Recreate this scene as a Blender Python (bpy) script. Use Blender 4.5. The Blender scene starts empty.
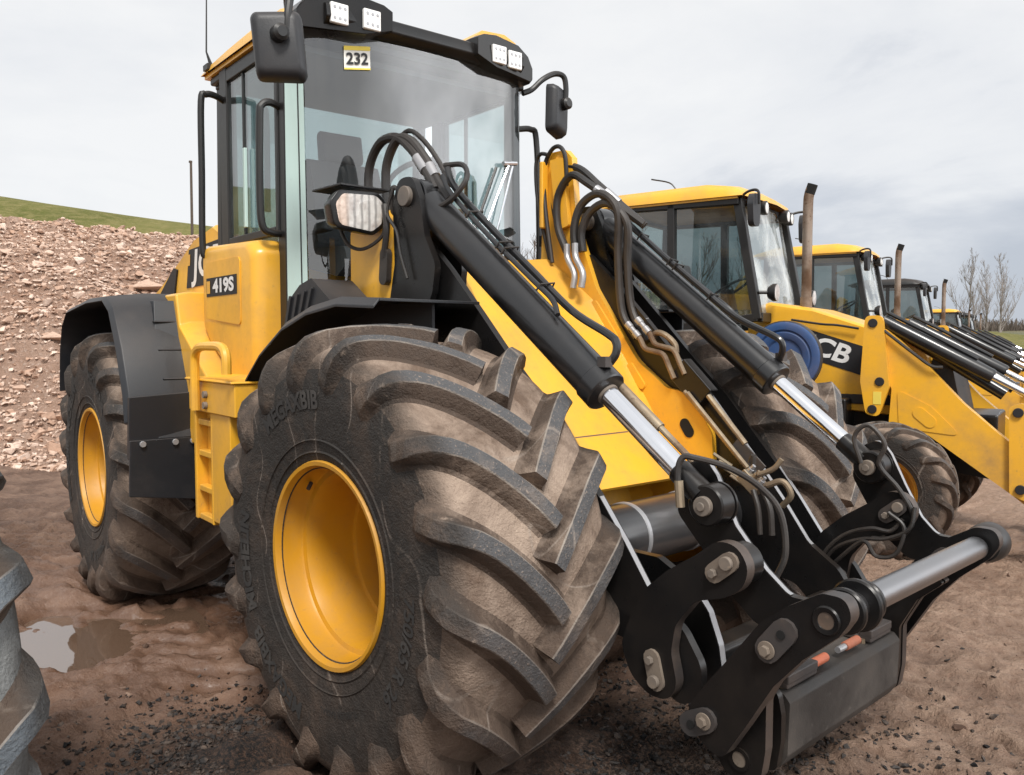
import bpy, bmesh, math, random
import numpy as np
from mathutils import Vector, Matrix, noise as mnoise
random.seed(7); np.random.seed(7)
S = bpy.context.scene
COL = S.collection
R = math.radians
PI = math.pi

# ------------------------------------------------------------------ materials
def mat_new(name):
    m = bpy.data.materials.new(name); m.use_nodes = True
    nt = m.node_tree; nt.nodes.clear()
    out = nt.nodes.new('ShaderNodeOutputMaterial')
    return m, nt, out
class N:
    """small node helper"""
    def __init__(s, nt): s.nt = nt
    def n(s, t, **k):
        x = s.nt.nodes.new(t)
        for a, b in k.items(): setattr(x, a, b)
        return x
    def l(s, a, b): s.nt.links.new(a, b)
    def set(s, sock, v):
        if isinstance(v, bpy.types.NodeSocket): s.l(v, sock)
        else:
            if isinstance(v, (tuple, list)) and len(v) == 3 and sock.type == 'RGBA': v = (*v, 1)
            sock.default_value = v
    def coord(s, kind='Object'): return s.n('ShaderNodeTexCoord').outputs[kind]
    def noise(s, vec, scale, detail=5, rough=.6, dist=0.0):
        x = s.n('ShaderNodeTexNoise'); s.l(vec, x.inputs['Vector'])
        x.inputs['Scale'].default_value = scale; x.inputs['Detail'].default_value = detail
        x.inputs['Roughness'].default_value = rough; x.inputs['Distortion'].default_value = dist
        return x.outputs['Fac']
    def ramp(s, fac, stops):
        x = s.n('ShaderNodeValToRGB'); s.l(fac, x.inputs['Fac'])
        e = x.color_ramp.elements
        while len(e) < len(stops): e.new(.5)
        for k, (p, c) in enumerate(stops):
            e[k].position = p
            e[k].color = (c, c, c, 1) if not isinstance(c, (tuple, list)) else (*c, 1)
        return x.outputs['Color']
    def mix(s, fac, a, b, mode='MIX'):
        x = s.n('ShaderNodeMix', data_type='RGBA', blend_type=mode)
        s.set(x.inputs[0], fac); s.set(x.inputs[6], a); s.set(x.inputs[7], b)
        return x.outputs[2]
    def math(s, op, a, b=0.0, c=None, clamp=False):
        x = s.n('ShaderNodeMath', operation=op); x.use_clamp = clamp
        s.set(x.inputs[0], a); s.set(x.inputs[1], b)
        if c is not None: s.set(x.inputs[2], c)
        return x.outputs[0]
    def mapr(s, v, a, b, c=0., d=1.):
        x = s.n('ShaderNodeMapRange'); s.l(v, x.inputs[0])
        for i, k in enumerate((a, b, c, d)): x.inputs[1 + i].default_value = k
        return x.outputs[0]
    def bump(s, h, strength=.3, dist=.01, normal=None):
        x = s.n('ShaderNodeBump'); s.l(h, x.inputs['Height'])
        x.inputs['Strength'].default_value = strength; x.inputs['Distance'].default_value = dist
        if normal: s.l(normal, x.inputs['Normal'])
        return x.outputs['Normal']
    def attr(s, name): 
        x = s.n('ShaderNodeAttribute'); x.attribute_name = name
        return x.outputs['Fac']
    def bsdf(s, out, color, rough=.5, metal=0., normal=None, spec=None, coat=0.):
        b = s.n('ShaderNodeBsdfPrincipled')
        s.set(b.inputs['Base Color'], color); s.set(b.inputs['Roughness'], rough); s.set(b.inputs['Metallic'], metal)
        if normal: s.l(normal, b.inputs['Normal'])
        if spec is not None: b.inputs['Specular IOR Level'].default_value = spec
        if coat: b.inputs['Coat Weight'].default_value = coat; b.inputs['Coat Roughness'].default_value = .15
        s.l(b.outputs[0], out.inputs[0]); return b

def paint(name, col, rough=.35, dirt=.35, dirt_col=(.19, .125, .085), low=1.2, coat=.0, bump=.03, metal=0., spec=None, top=0.):
    m, nt, out = mat_new(name); h = N(nt)
    o = h.coord()
    n1 = h.noise(o, 3.1, 6, .65); n2 = h.noise(o, 38, 4, .6); n3 = h.noise(o, 160, 2, .5)
    geo = h.n('ShaderNodeNewGeometry'); sx = h.n('ShaderNodeSeparateXYZ'); h.l(geo.outputs['Position'], sx.inputs[0])
    lowf = h.mapr(sx.outputs['Z'], low, 0.1, 0., 1.)
    f = h.math('MULTIPLY', h.mapr(n1, .42, .72), dirt)
    f = h.math('ADD', f, h.math('MULTIPLY', h.math('MULTIPLY', lowf, h.mapr(n1, .25, .7)), dirt * 1.5))
    spk = h.math('MULTIPLY', h.mapr(n2, .62, .75), h.math('MULTIPLY', h.math('ADD', .45, lowf), dirt * .95))
    if top:
        sn = h.n('ShaderNodeSeparateXYZ'); h.l(geo.outputs['Normal'], sn.inputs[0])
        f = h.math('ADD', f, h.math('MULTIPLY', h.math('MULTIPLY', h.mapr(sn.outputs['Z'], .35, .95), h.mapr(n1, .25, .7, .25, 1.)), top))
    f = h.math('ADD', f, spk, clamp=True)
    c0 = h.mix(h.mapr(n1, .3, .7), tuple(v * .93 for v in col), tuple(min(1, v * 1.05) for v in col))
    c = h.mix(f, c0, dirt_col)
    r = h.math('ADD', h.math('MULTIPLY', f, .45), h.math('ADD', rough - .03, h.math('MULTIPLY', n2, .08)), clamp=True)
    h.bsdf(out, c, r, metal, h.bump(h.math('ADD', n3, h.math('MULTIPLY', n2, .6)), bump, .004), spec, coat)
    return m

M = {}
M['yellow'] = paint('yellow_paint', (.84, .435, .03), .34, .42, low=1.0, coat=.25, top=.10)
M['rimyellow'] = paint('wheel_yellow', (.60, .285, .014), .42, .42, low=.5)
M['black'] = paint('black_paint', (.008, .008, .0085), .27, .06, (.12, .085, .06), low=.8, coat=.0, spec=.38, top=.14)
M['blackram'] = paint('ram_black', (.010, .0105, .012), .3, .04, (.2, .15, .11), low=.2, coat=.3)
M['tube'] = paint('tube_black', (.035, .035, .037), .28, .10, (.2, .15, .11), low=.2, coat=.4)
M['frame'] = paint('cab_black', (.012, .0125, .013), .42, .04, low=.2, top=.2)
M['plastic'] = paint('grey_plastic', (.017, .019, .023), .45, .12, (.13, .10, .08), low=1.1, bump=.1, top=.30)
M['hose'] = paint('hose_rubber', (.012, .012, .0125), .42, .12, (.14, .11, .09), low=0, bump=.12)
M['chrome'] = paint('chrome', (.86, .87, .90), .1, .02, low=0, metal=1., bump=.0)
M['barsteel'] = paint('bright_steel', (.36, .36, .37), .32, .06, low=0, metal=1.)
M['edge'] = paint('pale_steel', (.40, .41, .43), .35, .12, low=0, metal=.5)
M['zinc'] = paint('zinc_fitting', (.42, .36, .26), .4, .45, low=0, metal=.8)
M['pin'] = paint('pin_steel', (.12, .115, .11), .5, .45, (.28, .22, .17), low=0, metal=.3)
M['tanplate'] = paint('dusty_plate', (.22, .18, .14), .7, .5, (.13, .10, .08), low=0)
M['greyplate'] = paint('dark_plate', (.032, .033, .036), .5, .12, low=0)
M['carriage'] = paint('worn_carriage', (.020, .0195, .0195), .45, .45, (.085, .072, .062), low=0, bump=.15, metal=.2)
M['boredark'] = paint('bore_brown', (.055, .042, .034), .6, .4, low=0)
M['edgeblack'] = paint('edge_wear_sheen', (.045, .045, .048), .34, .25, low=0, metal=.4)  # rim wear, and light along plate edges put into its tone
M['orange'] = paint('orange_grip', (.50, .125, .06), .5, .3, low=0)
M['blue'] = paint('blue_plastic', (.006, .062, .20), .5, .12, low=0)
M['seat'] = paint('seat_cloth', (.06, .065, .075), .85, .1, low=0)
M['stack'] = paint('exhaust_steel', (.36, .30, .25), .42, .5, (.16, .10, .065), low=0, metal=.75)
M['flat_black'] = paint('flat_black', (.006, .006, .006), .9, 0.0)  # flat black, also painted in as the dark of holes and slots
M['white'] = paint('white_print', (.78, .78, .77), .5, .06, low=0)
M['card'] = paint('card', (.80, .79, .74), .7, 0.0)
M['cardyellow'] = paint('card_yellow', (.80, .62, .10), .7, 0.0)
M['ink'] = paint('ink', (.012, .012, .014), .6, 0.0)
M['mint'] = paint('mint_gloss', (.50, .66, .62), .12, .04, low=0, coat=.6)
M['headliner'] = paint('headliner', (.15, .165, .175), .8, 0.0)
M['grille'] = paint('grille', (.01, .01, .011), .6, .2)
M['letter'] = paint('raised_rubber', (.075, .068, .062), .8, .9, (.028, .026, .025), low=0)
M['mirror'] = paint('mirror_face', (.8, .8, .8), .03, 0, metal=1., bump=0)

def glass(name, tint, gloss_min=.05, haze=0.0, hazecol=(.6, .65, .68)):
    m, nt, out = mat_new(name); h = N(nt)
    tr = h.n('ShaderNodeBsdfTransparent'); h.set(tr.inputs[0], tint)
    gl = h.n('ShaderNodeBsdfGlossy'); gl.inputs['Roughness'].default_value = .02; h.set(gl.inputs[0], (1, 1, 1))
    lw = h.n('ShaderNodeLayerWeight'); lw.inputs[0].default_value = .5
    f = h.math('ADD', h.math('MULTIPLY', h.math('POWER', lw.outputs['Facing'], 4.5), .9), gloss_min, clamp=True)
    ms = h.n('ShaderNodeMixShader'); h.l(f, ms.inputs[0]); h.l(tr.outputs[0], ms.inputs[1]); h.l(gl.outputs[0], ms.inputs[2])
    res = ms.outputs[0]
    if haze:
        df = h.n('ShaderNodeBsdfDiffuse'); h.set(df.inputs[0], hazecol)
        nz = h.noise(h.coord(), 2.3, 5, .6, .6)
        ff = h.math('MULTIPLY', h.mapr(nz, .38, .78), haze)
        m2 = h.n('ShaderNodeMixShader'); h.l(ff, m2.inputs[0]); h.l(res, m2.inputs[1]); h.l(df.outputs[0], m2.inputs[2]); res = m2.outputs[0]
    h.l(res, out.inputs[0]); return m
M['glass'] = glass('tinted_glass', (.60, .68, .68), .10, .10)
M['darkglass'] = glass('backhoe_side_glass', (.36, .43, .43), .09, .10)
M['brightscreen'] = glass('backhoe_screen', (.62, .70, .70), .22, .75, (.80, .86, .87))  # pale haze stands in for bright sky mirrored in the screen
M['screen'] = glass('windscreen_glass', (.82, .89, .90), .12, .05, (.66, .70, .73))
M['lens'] = glass('lamp_lens', (.97, .97, .96), .03, .12, (.85, .80, .76))

def lamp_mat():
    m, nt, out = mat_new('lamp_reflector'); h = N(nt)
    o = h.coord(); v = h.n('ShaderNodeTexWave'); v.bands_direction = 'Y'; h.l(o, v.inputs['Vector']); v.inputs['Scale'].default_value = 9; v.inputs['Distortion'].default_value = 2
    n = h.noise(o, 16, 3, .5)
    c = h.mix(h.mapr(n, .38, .62), (.80, .78, .76), (.52, .47, .45)); c = h.mix(h.mapr(v.outputs['Fac'], .55, .95, 0, .8), c, (.30, .29, .29))
    sp_ = h.n('ShaderNodeSeparateXYZ'); h.l(o, sp_.inputs[0]); am = h.mapr(h.math('ABSOLUTE', sp_.outputs['Y']), .805, .83); c = h.mix(h.math('MULTIPLY', am, .55), c, (.75, .50, .36))
    h.bsdf(out, c, .3, .0, h.bump(n, .5, .02), .6); return m
M['reflector'] = lamp_mat()
M['led'] = paint('led_lens', (.88, .88, .86), .2, .02, low=0, coat=.5)
M['amber'] = paint('amber_lens', (.7, .25, .02), .3, .02, low=0)

def tyre_mat(name, grey=0.):
    m, nt, out = mat_new(name); h = N(nt)
    o = h.coord(); t = h.attr('tone')
    n1 = h.noise(o, 4.2, 7, .68, .4); n2 = h.noise(o, 24, 6, .7); n3 = h.noise(o, 130, 3, .6)
    tan = h.mix(n2, (.30, .222, .168), (.47, .37, .295)); brown = h.mix(n2, (.070, .046, .033), (.175, .118, .084)); lat = h.attr('lat')
    rub = h.mix(n2, (.016, .0145, .0135), (.042, .037, .033)); worn = h.mix(n2, (.046, .047, .050), (.110, .109, .112))
    if grey:
        tan = h.mix(n2, (.13, .135, .135), (.23, .235, .23)); brown = h.mix(n2, (.09, .094, .094), (.17, .172, .168)); worn = h.mix(n2, (.070, .085, .10), (.135, .15, .165))
    # carcass between the lugs: dried mud; walls: darker mud; tops: worn rubber; sidewall: black with dusty smears
    base = h.mix(h.mapr(n1, .36, .64), brown, tan); base = h.mix(h.mapr(n2, .58, .75, 0, .35), base, brown)
    dk = h.mix(n2, (.034, .024, .018), (.105, .072, .053)); wall = h.mix(h.mapr(n1, .50, .80), dk, tan); wall = h.mix(h.mapr(n2, .55, .7, 0, .5), wall, rub)
    top = h.mix(h.mapr(n1, .56, .70, 0, .6), worn, h.mix(.5, worn, tan)); top = h.mix(h.mapr(n3, .58, .70, 0, .5), top, tan); top = h.mix(h.mapr(n2, .66, .76, 0, .6), top, tan)
    side = h.mix(h.mapr(n1, .50, .74, 0, .5), rub, brown); side = h.mix(h.mapr(n2, .60, .78, 0, .4), side, h.mix(.35, brown, tan))
    should = h.mix(h.mapr(n1, .46, .66, .05, .8), rub, brown); should = h.mix(h.mapr(n2, .60, .74, 0, .55), should, tan)
    c = h.mix(h.mapr(t, .1, .25), base, wall); c = h.mix(h.mapr(t, .4, .6), c, top)
    ed = h.math('MULTIPLY', h.math('LESS_THAN', h.math('ABSOLUTE', h.math('SUBTRACT', t, .5)), .06), h.mapr(n1, .35, .6, .15, .75)); c = h.mix(ed, c, (.33, .29, .25))
    c = h.mix(h.math('MULTIPLY', h.mapr(lat, .80, .95), .85), c, should); c = h.mix(h.mapr(t, .75, .95), c, side)
    # darker brown towards the bottom of the wheel
    geo = h.n('ShaderNodeNewGeometry'); sx = h.n('ShaderNodeSeparateXYZ'); h.l(geo.outputs['Position'], sx.inputs[0])
    low = h.math('MULTIPLY', h.mapr(sx.outputs['Z'], .92, .1), h.mapr(n1, .32, .55, .1, .95))
    if not grey: c = h.mix(h.math('MULTIPLY', low, h.mapr(t, .75, .95, 1., .35)), c, h.mix(n2, (.050, .034, .025), (.15, .10, .073)))
    # scratches
    sc = h.n('ShaderNodeTexWave'); sc.inputs['Scale'].default_value = 1.2; sc.inputs['Distortion'].default_value = 26; sc.inputs['Detail'].default_value = 3; sc.inputs['Detail Scale'].default_value = .6
    h.l(o, sc.inputs['Vector'])
    line = h.mapr(sc.outputs['Fac'], .994, 1.0, 0, .5)
    c = h.mix(h.math('MULTIPLY', line, h.mapr(n1, .45, .6)), c, (.32, .27, .23))
    r = h.mapr(n2, .3, .7, .55, .92)
    hh = h.math('ADD', h.math('MULTIPLY', n3, .5), h.math('ADD', n2, h.math('MULTIPLY', n1, .6)))
    h.bsdf(out, c, r, 0, h.bump(hh, .8, .014), .35); return m
M['tyre'] = tyre_mat('muddy_tyre')
M['tyregrey'] = tyre_mat('dusty_grey_tyre', 1)

def ground_mat():
    m, nt, out = mat_new('mud_ground'); h = N(nt)
    o = h.coord()
    n0 = h.noise(o, .55, 5, .6); n1 = h.noise(o, 2.6, 8, .66, .3); n2 = h.noise(o, 14, 8, .72); n3 = h.noise(o, 75, 6, .7); n4 = h.noise(o, 260, 3, .6)
    wet = h.attr('wet'); dry = h.attr('dry'); cav_shade = h.attr('hollow'); far = h.attr('far'); dark = h.attr('chips')
    mud = h.mix(h.mapr(n1, .3, .7), (.120, .064, .042), (.27, .158, .106))
    mud = h.mix(h.mapr(n3, .45, .75, 0, .55), mud, (.35, .24, .175))
    sand = h.mix(h.mapr(n2, .3, .7), (.34, .208, .142), (.60, .425, .318)); sand = h.mix(h.mapr(n3, .5, .68, 0, .5), sand, (.30, .19, .132))
    dr = h.math('ADD', dry, h.mapr(n1, .35, .7, -.35, .35), clamp=True)
    c = h.mix(dr, mud, sand)
    c = h.mix(h.math('MULTIPLY', cav_shade, .5), c, (.13, .078, .054))  # dents darkened: their shade is put into the mud colour
    c = h.mix(h.math('MULTIPLY', dark, h.mapr(n3, .38, .55, .35, 1.)), c, (.018, .016, .016))
    c = h.mix(h.math('MULTIPLY', wet, .6), c, (.085, .046, .029))
    v = h.n('ShaderNodeTexVoronoi'); h.l(o, v.inputs['Vector']); v.inputs['Scale'].default_value = 46; v.inputs['Randomness'].default_value = 1
    peb = h.math('MULTIPLY', h.mapr(v.outputs['Distance'], .22, .10), h.mapr(n2, .55, .66))
    c = h.mix(h.math('MULTIPLY', peb, .6), c, (.34, .29, .25))
    field = h.mix(h.mapr(h.noise(o, .03, 6, .6), .35, .65), (.075, .085, .03), (.15, .13, .075))
    c = h.mix(far, c, field)
    damp = h.mapr(h.noise(o, 1.1, 5, .6), .5, .66)
    c = h.mix(h.math('MULTIPLY', damp, h.math('SUBTRACT', .42, h.math('MULTIPLY', dry, .30))), c, (.10, .054, .036))
    r = h.mix(h.math('MAXIMUM', wet, h.math('MULTIPLY', damp, .65)), h.mapr(n2, .3, .7, .55, .9), h.mapr(n2, .3, .7, .14, .42))
    wv = h.n('ShaderNodeVectorMath', operation='ADD'); h.l(o, wv.inputs[0]); nc = h.n('ShaderNodeTexNoise'); h.l(o, nc.inputs['Vector']); nc.inputs['Scale'].default_value = 7; nc.inputs['Detail'].default_value = 3
    sm = h.n('ShaderNodeVectorMath', operation='SCALE'); h.l(nc.outputs['Color'], sm.inputs[0]); sm.inputs['Scale'].default_value = .07; h.l(sm.outputs[0], wv.inputs[1])
    v2 = h.n('ShaderNodeTexVoronoi'); h.l(wv.outputs[0], v2.inputs['Vector']); v2.inputs['Scale'].default_value = 13
    v3 = h.n('ShaderNodeTexVoronoi'); h.l(wv.outputs[0], v3.inputs['Vector']); v3.inputs['Scale'].default_value = 31
    clod = h.math('ADD', h.math('MULTIPLY', h.math('SUBTRACT', .6, v2.outputs['Distance']), h.mapr(n1, .4, .62)), h.math('MULTIPLY', h.math('SUBTRACT', .6, v3.outputs['Distance']), .6))
    ridg = h.math('ADD', h.math('ABSOLUTE', h.math('SUBTRACT', h.noise(wv.outputs[0], 9, 4, .6), .5)), h.math('MULTIPLY', h.math('ABSOLUTE', h.math('SUBTRACT', h.noise(wv.outputs[0], 24, 4, .6), .5)), .6))
    n2 = h.math('ADD', n2, h.math('ADD', h.math('MULTIPLY', clod, .38), h.math('MULTIPLY', h.mapr(ridg, 0, .16), .14)))
    hh = h.math('ADD', h.math('MULTIPLY', n2, 1.5), h.math('ADD', h.math('MULTIPLY', n3, .6), h.math('ADD', h.math('MULTIPLY', n4, .30), h.math('MULTIPLY', peb, .25))))
    x = h.n('ShaderNodeBump'); h.l(hh, x.inputs['Height']); x.inputs['Distance'].default_value = .05
    h.l(h.math('SUBTRACT', .95, h.math('MULTIPLY', wet, .75)), x.inputs['Strength'])
    h.bsdf(out, c, r, 0, x.outputs[0], .4); return m
M['ground'] = ground_mat()

def heap_mat():
    m, nt, out = mat_new('spoil'); h = N(nt); o = h.coord()
    n1 = h.noise(o, .5, 6, .65); n2 = h.noise(o, 3.2, 8, .7); n3 = h.noise(o, 18, 6, .7)
    c = h.mix(h.mapr(n1, .35, .65), (.44, .268, .190), (.62, .43, .33)); c = h.mix(h.mapr(n2, .4, .7, 0, .6), c, (.33, .205, .145)); c = h.mix(h.mapr(n3, .52, .68, 0, .7), c, (.72, .58, .49))
    h.bsdf(out, c, .95, 0, h.bump(h.math('ADD', n2, n3), 1., .14), .2); return m
M['heap'] = heap_mat()
def stone_mat(name, a, b):
    m, nt, out = mat_new(name); h = N(nt); o = h.coord()
    at = h.attr('tone'); n = h.noise(o, 22, 5, .65)
    c = h.mix(at, a, b); c = h.mix(h.mapr(n, .45, .7, 0, .5), c, (.2, .14, .105))
    h.bsdf(out, c, .9, 0, h.bump(n, .5, .02), .2); return m
M['stone'] = stone_mat('limestone', (.44, .285, .205), (.74, .595, .50))
M['chip'] = stone_mat('dark_chip', (.010, .010, .011), (.055, .05, .048))
M['clod'] = stone_mat('mud_clod', (.085, .052, .038), (.24, .165, .125))
def grass_mat():
    m, nt, out = mat_new('hill_grass'); h = N(nt); o = h.coord()
    n1 = h.noise(o, .12, 6, .6); n2 = h.noise(o, 1.4, 8, .75)
    c = h.mix(h.mapr(n1, .35, .65), (.095, .105, .028), (.16, .155, .052)); c = h.mix(h.mapr(n2, .42, .62, 0, .7), c, (.23, .195, .085))
    h.bsdf(out, c, .95, 0, h.bump(n2, .8, .3), .1); return m
M['grass'] = grass_mat()
M['bark'] = stone_mat('bark', (.085, .07, .058), (.15, .13, .11))
M['twig'] = stone_mat('twig', (.13, .10, .085), (.20, .165, .145))
M['hazetwig'] = stone_mat('hazy_twig', (.25, .225, .21), (.36, .33, .315))  # paled towards sky grey, distance haze put into the colour
M['scrub'] = stone_mat('scrub_twigs', (.10, .075, .055), (.20, .155, .12))
M['hedge'] = stone_mat('far_hedge', (.11, .095, .08), (.20, .17, .145))
def water_mat():
    m, nt, out = mat_new('puddle_water'); h = N(nt); o = h.coord()
    n = h.noise(o, 9, 3, .5)
    b = h.bsdf(out, (.12, .075, .05), .03, 0, h.bump(n, .03, .01), .6); b.inputs['IOR'].default_value = 2.4; return m
M['water'] = water_mat()

# ------------------------------------------------------------------ geometry helpers
def rotm(axis, ang): return Matrix.Rotation(ang, 3, axis)
def catmull(pts, n=6, closed=False):
    P = [Vector(p) for p in pts]; out = []
    k = len(P)
    rng = range(k if closed else k - 1)
    for i in rng:
        p0 = P[(i - 1) % k] if (closed or i > 0) else P[0] * 2 - P[1]
        p1 = P[i]; p2 = P[(i + 1) % k]
        p3 = P[(i + 2) % k] if (closed or i + 2 < k) else P[-1] * 2 - P[-2]
        for j in range(n):
            t = j / n
            out.append(.5 * ((2 * p1) + (-p0 + p2) * t + (2 * p0 - 5 * p1 + 4 * p2 - p3) * t * t + (-p0 + 3 * p1 - 3 * p2 + p3) * t ** 3))
    if not closed: out.append(P[-1].copy())
    return out
def round_poly(poly, r, n=4):
    out = []; k = len(poly)
    for i in range(k):
        a = Vector(poly[i - 1]); b = Vector(poly[i]); c = Vector(poly[(i + 1) % k])
        rr = r[i] if isinstance(r, (list, tuple)) else r
        d1 = (a - b); d2 = (c - b); l = min(d1.length, d2.length) * .48
        ang = d1.angle(d2, PI)
        if rr <= 0 or ang > 3.05: out.append(tuple(b)); continue
        t = min(rr / math.tan(ang / 2), l)
        p = b + d1.normalized() * t; q = b + d2.normalized() * t
        for j in range(n + 1):
            s = j / n
            out.append(tuple((1 - s) ** 2 * p + 2 * s * (1 - s) * b + s * s * q))
    return out
class G:
    def __init__(s): s.v = []; s.f = []; s.m = []; s.t = []
    def add(s, V, F, m=0, t=0.):
        o = len(s.v); s.v += [tuple(p) for p in V]
        for f in F: s.f.append([i + o for i in f]); s.m.append(m); s.t.append(t)
    def box(s, a, b, m=0, M_=None):
        x0, y0, z0 = a; x1, y1, z1 = b
        V = [Vector(p) for p in ((x0, y0, z0), (x1, y0, z0), (x1, y1, z0), (x0, y1, z0), (x0, y0, z1), (x1, y0, z1), (x1, y1, z1), (x0, y1, z1))]
        if M_ is not None: V = [M_ @ p for p in V]
        s.add(V, [[0, 3, 2, 1], [4, 5, 6, 7], [0, 1, 5, 4], [1, 2, 6, 5], [2, 3, 7, 6], [3, 0, 4, 7]], m)
    def prism(s, poly, a, b, axis='y', m=0, me=None):
        """polygon extruded; axis y: poly in (x,z); axis x: poly in (y,z); axis z: poly in (x,y). me = material of the edge"""
        k = len(poly)
        def P(p, h): return {'y': (p[0], h, p[1]), 'x': (h, p[0], p[1]), 'z': (p[0], p[1], h)}[axis]
        V = [P(p, a) for p in poly] + [P(p, b) for p in poly]
        s.add(V, [list(range(k)), list(range(2 * k - 1, k - 1, -1))], m)
        s.add(V, [[i, (i + 1) % k, k + (i + 1) % k, k + i] for i in range(k)], m if me is None else me)
    def loft(s, rings, m=0, caps=True, closed=True):
        k = len(rings[0]); V = [p for r in rings for p in r]; F = []
        for j in range(len(rings) - 1):
            for i in range(k if closed else k - 1):
                i2 = (i + 1) % k
                F.append([j * k + i, j * k + i2, (j + 1) * k + i2, (j + 1) * k + i])
        if caps: F += [list(range(k))[::-1], [(len(rings) - 1) * k + i for i in range(k)]]
        s.add(V, F, m)
    def tube(s, pts, r, n=10, m=0, caps=True, closed=False):
        P = [Vector(p) for p in pts]; k = len(P)
        rad = r if isinstance(r, (list, tuple)) else [r] * k
        T = []
        for i in range(k):
            if closed: d = P[(i + 1) % k] - P[i - 1]
            else: d = P[min(i + 1, k - 1)] - P[max(i - 1, 0)]
            T.append(d.normalized() if d.length > 1e-9 else Vector((0, 0, 1)))
        u = T[0].orthogonal().normalized(); rings = []
        for i in range(k):
            if i: 
                q = T[i - 1].rotation_difference(T[i]); u = q @ u
            u = (u - T[i] * u.dot(T[i])).normalized(); w = T[i].cross(u)
            rings.append([P[i] + (u * math.cos(2 * PI * j / n) + w * math.sin(2 * PI * j / n)) * rad[i] for j in range(n)])
        if closed: rings.append(rings[0]); caps = False
        s.loft(rings, m, caps)
    def cyl(s, p0, p1, r0, r1=None, n=24, m=0): s.tube([p0, p1], [r0, r0 if r1 is None else r1], n, m)
    def lathe(s, prof, axis='y', c=(0, 0, 0), n=48, m=0, t=0., close=False):
        """prof: (r, h) along axis"""
        V = []; k = len(prof)
        for j in range(n):
            a = 2 * PI * j / n; ca, sa = math.cos(a), math.sin(a)
            for r, h in prof:
                V.append({'y': (c[0] + r * ca, c[1] + h, c[2] + r * sa), 'x': (c[0] + h, c[1] + r * ca, c[2] + r * sa), 'z': (c[0] + r * ca, c[1] + r * sa, c[2] + h)}[axis])
        F = []
        for j in range(n):
            j2 = (j + 1) % n
            for i in range(k if close else k - 1):
                i2 = (i + 1) % k
                F.append([j * k + i, j * k + i2, j2 * k + i2, j2 * k + i])
        o = len(s.v); s.v += V
        for idx, f in enumerate(F):
            s.f.append([q + o for q in f]); s.m.append(m); s.t.append(t if not callable(t) else t(prof, idx % (k if close else k - 1)))
    def ball(s, c, r, m=0, n=12, sc=(1, 1, 1)):
        pr = [(math.sin(PI * i / n) * r + 1e-5, -math.cos(PI * i / n) * r) for i in range(n + 1)]
        g = G(); g.lathe(pr, 'z', (0, 0, 0), 2 * n, m)
        s.add([(c[0] + p[0] * sc[0], c[1] + p[1] * sc[1], c[2] + p[2] * sc[2]) for p in g.v], g.f, m)
    def mirror_y(s):
        g = G(); g.v = [(x, -y, z) for x, y, z in s.v]; g.f = [f[::-1] for f in s.f]; g.m = list(s.m); g.t = list(s.t); return g
    def map(s, fn): s.v = [tuple(fn(Vector(p))) for p in s.v]; return s
    def mesh(s, name, mats, smooth=35, tone=False, recalc=True):
        me = bpy.data.meshes.new(name); me.from_pydata(s.v, [], s.f)
        for m in mats: me.materials.append(M[m] if isinstance(m, str) else m)
        me.polygons.foreach_set('material_index', s.m)
        if tone:
            a = me.attributes.new('tone', 'FLOAT', 'FACE'); a.data.foreach_set('value', np.array(s.t, dtype=np.float32))
        if recalc or smooth:
            bm = bmesh.new(); bm.from_mesh(me)
            if recalc: bmesh.ops.recalc_face_normals(bm, faces=bm.faces)
            for f in bm.faces: f.smooth = bool(smooth)
            if smooth:
                lim = R(smooth)
                for e in bm.edges:
                    if len(e.link_faces) != 2 or e.calc_face_angle(0) > lim: e.smooth = False
            bm.to_mesh(me); bm.free()
        me.update(); return me
    def parts(s):
        par = list(range(len(s.v)))
        def find(a):
            while par[a] != a: par[a] = par[par[a]]; a = par[a]
            return a
        for f in s.f:
            for q in f[1:]: par[find(q)] = find(f[0])
        gr = {}
        for k, f in enumerate(s.f): gr.setdefault(find(f[0]), []).append(k)
        out = []
        for ks in gr.values():
            g = G(); mp = {}
            for k in ks:
                nf = []
                for q in s.f[k]:
                    if q not in mp: mp[q] = len(g.v); g.v.append(s.v[q])
                    nf.append(mp[q])
                g.f.append(nf); g.m.append(s.m[k]); g.t.append(s.t[k])
            out.append(g)
        return out
    def build(s, name, mats, parent=None, bevel=0., smooth=35, tone=False, seg=2, split=False):
        if isinstance(mats, str): mats = [mats]
        if split: return [g.build(name, mats, parent, bevel, smooth, tone, seg) for g in s.parts()]
        me = s.mesh(name, mats, smooth, tone)
        o = bpy.data.objects.new(name, me); COL.objects.link(o)
        if parent is not None: o.parent = parent
        if bevel:
            b = o.modifiers.new('bevel', 'BEVEL'); b.width = bevel; b.segments = seg; b.limit_method = 'ANGLE'; b.angle_limit = R(38); b.harden_normals = True
        return o
def thing(name, label, cat, loc=(0, 0, 0), rz=0., group=None):
    o = bpy.data.objects.new(name, None); COL.objects.link(o); o.location = loc; o.rotation_euler = (0, 0, rz)
    o.empty_display_size = .2
    return tag(o, label, cat, group)
def tag(o, label, cat, group=None):
    o['label'] = label; o['category'] = cat
    if group: o['group'] = group
    return o
def struct(o): o['kind'] = 'structure'; return o
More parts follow.
